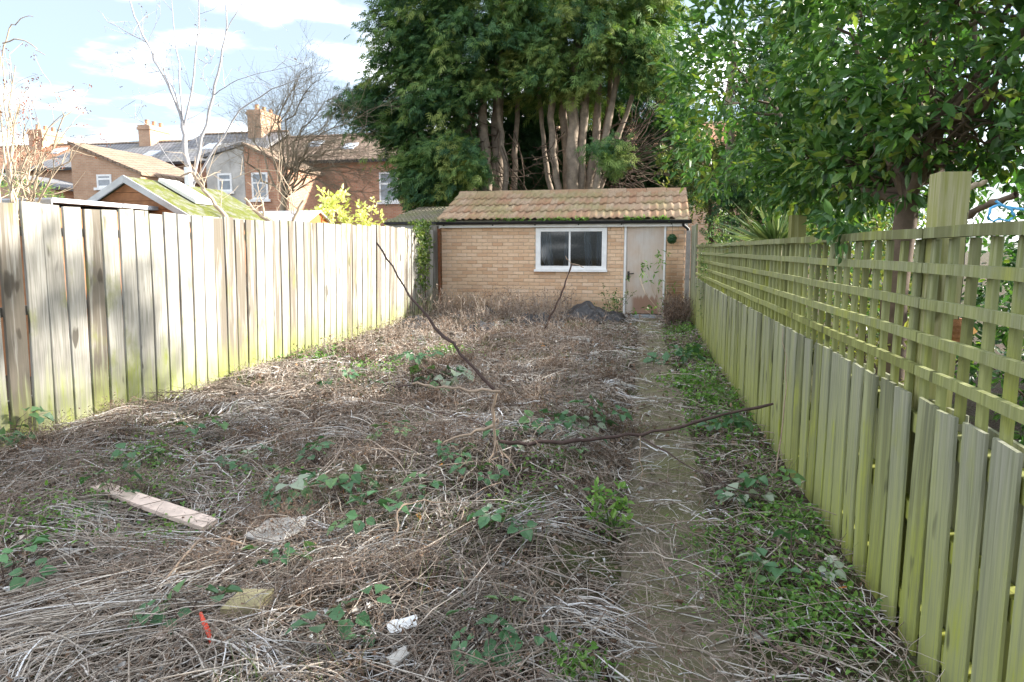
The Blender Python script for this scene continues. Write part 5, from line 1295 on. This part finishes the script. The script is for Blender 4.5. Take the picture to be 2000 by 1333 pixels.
bush('evergreen_shrub', 'straggly dark shrub behind the blue cord', (3.6, 3.2, 0), (.6, .8, .95), 150, 8, .06, .026, M_IVY, .2)
bush('evergreen_shrub', 'rounded dark shrub showing between the near trellis uprights', (2.75, 5.1, 0), (.6, .7, .85), 230, 9, .07, .034, M_LAUREL, .3)
bush('evergreen_shrub', 'tall dark shrub behind the pruned limb and blue cord', (3.9, 6.6, 0), (.9, .9, 1.1), 300, 9, .08, .036, M_LAUREL, .25)
yu = thing('yucca', 'spiky yucca with long striped leaves behind the trellis', 'yucca', (1.35, 8.3, 0))
n_ = 110; d = unit(RNG.normal(size=(n_, 3)) * np.array([1, 1, .5]) + np.array([-.25, -.1, .75])); b_ = Big()
V, Ft, rr = leaf_quads(np.array([[0, 0, 1.5]]) + d * .06, d, unit(RNG.normal(size=(n_, 3)) * .3 + np.array([0, 0, 1])), RNG.uniform(.5, .85, n_), RNG.uniform(.022, .036, n_), RNG.uniform(0, 1, n_), .2, .15); b_.add(V, Ft, rr); b_.build('foliage', M_YUCCA, yu)
MB().tube([(0, 0, 0), (.02, 0, .8), (0, 0, 1.55)], [.08, .07, .06], 8).build('trunk', M_BARK_GREY, yu)

# neighbour's far boundary, table-like clutter seen through the trellis
nf = thing('far_fence', 'dark timber fence on the far side of the neighbouring garden', 'fence', (6.6, 0, 0))
FBm = plank_mesh('board', .19, .02, 1.75, 300); FBm.materials.append(M_GREYWOOD)
for k_ in range(60): link('board', FBm, None, nf, (0, -1 + k_ * .2, 0), (0, random.uniform(-.01, .01), math.pi))
MB().box(.012, .06, -1, 11, .4, .48).build('rail', M_GREYWOOD, nf)
gtb = thing('garden_frame', 'pale timber slatted frame glimpsed through the near trellis', 'frame', (1.75, 2.55, 0))
for k_ in range(4): MB().box(-.25, .35, 0, .03, .35 + k_ * .28, .40 + k_ * .28).build('slat', M_TRELLIS, gtb)
for x in (-.28, .08, .36): MB().box(x, x + .04, .032, .07, 0, 1.42).build('upright', M_POST, gtb)
fd = thing('hanging_feeder', 'brown ribbed cone shaped feeder hanging behind the trellis', 'feeder', tuple(at(1869, 655, 2.62)))
fm = MB(); zz = np.linspace(-.055, .055, 12); rad = .026 * np.sqrt(np.clip(1 - (zz / .062) ** 2, .05, 1)) * (1 + .12 * (np.arange(12) % 2)); fm.tube([(0, 0, z) for z in zz], rad, 10); fm.build('body', M_WICKER, fd)
MB().tube([(0, 0, .05), (.004, 0, .2), (.0, 0, .42)], [.0012] * 3, 4).build('string', M_DARKMETAL, fd)
rp = thing('blue_cord', 'light blue cord knotted in a loop above the trellis', 'cord', (0, 0, 0))
lp = [at(a, b, 2.55) for a, b in ((2060, 412), (2010, 410), (1965, 404), (1950, 400), (1935, 408), (1930, 425), (1940, 432), (1955, 428), (1970, 432), (1982, 422), (1975, 410), (1955, 400), (1945, 393))]
cane(rp, 'cord', lp, .0045, .004, M_ROPE, .001, 2, 6)
bb = thing('pruned_limb', 'sunlit brown pruned limb rising behind the near post', 'branch', (0, 0, 0))
cane(bb, 'limb', pts((3.2, 2.9), (1860, 445), (1885, 425), (1910, 408), (1950, 392), (1985, 380)), .016, .012, M_BARK_RED, .004)
cane(bb, 'limb', pts((3.0, 3.3), (1858, 400), (1880, 375), (1905, 362), (1925, 355)), .013, .010, M_BARK_TAN, .004)

# --- bare trees behind the pale fence
pt = thing('bare_tree', 'pale silver barked bare tree fanning upward behind the summer house', 'tree', (0, 0, 0))
PY = 11.2; L_ = []; T_ = []
def lim(pp, w0, w1, Y=PY, amp=.012): 
    P = wig([at(a, b, Y) for a, b in pp], amp, 3); L_.append((P, np.linspace(w0, w1, len(P)) * (.62 if Y == PY else 1))); return P
tr0 = lim([(378, 480), (375, 400), (370, 340)], .13, .10)
main = [lim([(370, 345), (360, 280), (357, 238)], .095, .06), lim([(357, 240), (338, 185), (310, 130), (287, 85), (262, 30), (240, -30)], .05, .014), lim([(358, 240), (340, 175), (300, 105)], .028, .010),
        lim([(356, 245), (350, 150), (342, 70), (335, 0)], .03, .008), lim([(360, 245), (378, 150), (387, 60), (390, -30)], .035, .010),
        lim([(378, 345), (395, 270), (415, 190), (432, 120), (443, 50), (440, -30)], .06, .014), lim([(378, 360), (420, 290), (470, 215), (530, 175), (600, 150), (650, 138)], .035, .006),
        lim([(420, 185), (450, 165), (500, 145), (590, 125)], .016, .005), lim([(284, 82), (245, 60), (212, 42), (190, 20)], .016, .005), lim([(443, 60), (470, 10), (480, -30)], .014, .006), lim([(310, 140), (275, 145), (215, 125)], .010, .004), lim([(345, 330), (290, 245), (210, 200)], .009, .003), lim([(388, 115), (410, 125), (420, 105)], .012, .004)]
for P in main:
    for _ in range(4):
        i = random.randrange(2, len(P)); branchy(P[i], RNG.normal(size=3) * .6 + np.array([0, 0, .6]), random.uniform(.25, .6), .0045, 1, L_, T_, .6, .1, 2, 3)
limbs_obj('trunk', L_[:1], M_BARK_PALE, pt, 9); limbs_obj('branch', L_[1:], M_BARK_PALE, pt, 5)
cl = np.array([t[0] for t in T_]); cl = cl[RNG.uniform(size=len(cl)) < .4]; b_ = Big(); b_.add(*leaf_cloud(cl, 3, .03, .05, .02, RNG.uniform(0, .6, len(cl)), -.6)); b_.build('withered_leaves', M_DRYLEAF, pt)

wt = thing('bare_tree', 'dense bare weeping tree with olive brown twigs before the terrace', 'tree', (0, 0, 0))
L_ = []; T_ = []; WY = 17.0
hub = at(545, 470, WY); top_ = at(555, 385, WY)
L_.append((wig([hub - np.array([0, 0, hub[2]]), hub, top_], .02, 3), np.linspace(.11, .08, 7)))
for (a, b) in ((700, 230), (690, 285), (720, 330), (660, 190), (610, 165), (575, 185), (545, 215), (705, 375), (640, 240), (670, 270), (600, 260), (500, 240), (480, 300), (640, 330), (690, 340), (585, 150), (650, 300)):
    e = at(a, b, WY + random.uniform(-1, 1)); mid = top_ + (e - top_) * .55 + np.array([-.35, 0, .35]); P = wig([top_, mid, e], .05, 4); L_.append((P, np.linspace(.035, .008, len(P))))
    for _ in range(26):
        i = random.randrange(2, len(P)); dv = (P[min(i + 1, len(P) - 1)] - P[i - 1]); branchy(P[i], dv / np.linalg.norm(dv) + RNG.normal(size=3) * .55, random.uniform(.4, .95), .0065, 2, L_, T_, .6, .02, 3, 3, .7, .14)
limbs_obj('trunk', L_[:1], M_BARK_OLIVE, wt, 8); limbs_obj('branch', L_[1:], M_BARK_OLIVE, wt, 3)

ts = thing('bare_shrub', 'tan multi stemmed bare shrub at the near end of the pale fence', 'shrub', (0, 0, 0))
L_ = []; T_ = []; TY = 6.3
for (a, b, a2, b2) in ((20, 400, 5, 120), (25, 400, 20, 230), (28, 395, 48, 250), (30, 395, 75, 240), (32, 395, 95, 250), (35, 395, 125, 225), (15, 400, -10, 60), (30, 395, 60, 300), (35, 395, 140, 290), (20, 395, 40, 205), (40, 395, 85, 330), (10, 400, -30, 200), (25, 398, 30, 130)):
    p0 = at(a + random.uniform(-22, 26), b + 30, TY); p1 = at(a2, b2, TY + random.uniform(-.4, .4)); mid = (p0 + p1) / 2 + np.array([-.05, 0, -.08]); P = wig([p0, mid, p1], .02, 4); L_.append((P, np.linspace(.015, .006, len(P))))
    for _ in range(7):
        i = random.randrange(2, len(P)); branchy(P[i], (P[-1] - P[0]) + RNG.normal(size=3) * .7, random.uniform(.18, .4), .005, 1, L_, T_, .7, .05, 2, 3)
lim([(5, 110), (15, 60), (35, 35), (65, 33)], .009, .003, TY); lim([(5, 85), (40, 78), (70, 95), (88, 108)], .008, .003, TY)
limbs_obj('stem', L_, M_BARK_TAN, ts, 5)
cl = np.array([t[0] for t in T_]); cl = cl[cl[:, 2] > 2.4]; b_ = Big(); b_.add(*leaf_cloud(cl, 6, .05, .03, .014, RNG.uniform(0, .7, len(cl)), -.4)); b_.build('seed_heads', M_REDLEAF, ts)['kind'] = 'stuff'

for (lab, polys) in (('forked pale pruned stub standing against the mossy summer house roof', [([(455, 440), (430, 412), (405, 380), (385, 352), (372, 335), (352, 345)], .03, .009, 7.9), ([(402, 376), (395, 352), (380, 330)], .01, .005, 7.9)]),
                     ('pale pruned branch curving up before the house with the grey render', [([(545, 440), (520, 430), (495, 410), (478, 388)], .03, .018, 9.0), ([(517, 429), (514, 400), (508, 388)], .018, .012, 9.0)]),
                     ('short thick pruned stump with a long arching shoot beside the orange gable', [([(566, 445), (582, 412), (592, 392)], .024, .018, 9.3), ([(583, 411), (560, 390), (540, 370)], .008, .004, 9.3), ([(575, 427), (568, 370), (545, 335), (500, 330), (455, 350)], .008, .004, 9.3)])):
    pn = thing('pruned_tree', lab, 'tree', (0, 0, 0), 0, 'pruned tree stubs behind the pale fence'); L_ = []; T_ = []
    for (pp, w0, w1, Y_) in polys: lim(pp, w0, w1, Y_, .006)
    for P, r_ in list(L_):
        for _ in range(4): branchy(P[random.randrange(1, len(P))], RNG.normal(size=3) * .5 + np.array([0, 0, .7]), random.uniform(.15, .45), .005, 1, L_, T_, .6, .1, 2, 3)
    limbs_obj('branch', L_, M_BARK_TAN, pn, 6)
bush('golden_shrub', 'bright yellow variegated shrub above the far half of the pale fence', (-5.85, 11.9, 0), (.46, .5, 1.24), 280, 9, .10, .055, M_GOLD, .65, M_BARK_TAN, 'shrubs behind the pale fence')
bush('golden_shrub', 'lower yellow shrub joined beside the brightest yellow one', (-5.3, 12.2, 0), (.36, .4, 1.1), 150, 9, .09, .05, M_GOLD, .55, M_BARK_TAN, 'shrubs behind the pale fence')
bush('creeper_shrub', 'green conifer like creeper on the flat shed roof', (-8.0, 7.3, 1.75), (.7, .4, .22), 120, 9, .06, .02, M_CONIFER, .7, M_BARK_DARK, 'shrubs behind the pale fence')

# ------------------------------------------------------------------ set every thing's origin at its base
bpy.context.view_layer.update()
def _meshes(o):
    for c in o.children:
        if c.type == 'MESH': yield c
        yield from _meshes(c)
for o in [q for q in COL.objects if q.type == 'EMPTY' and q.parent is None and abs(q.rotation_euler.z) < 1e-6]:
    B = np.array([(c.matrix_world @ Vector(k_))[:] for c in _meshes(o) for k_ in c.bound_box])
    if not len(B): continue
    new = Vector(((B[:, 0].min() + B[:, 0].max()) / 2, (B[:, 1].min() + B[:, 1].max()) / 2, B[:, 2].min())); delta = new - o.location
    o.location = new
    for c in o.children: c.location = c.location - delta
bpy.context.view_layer.update()
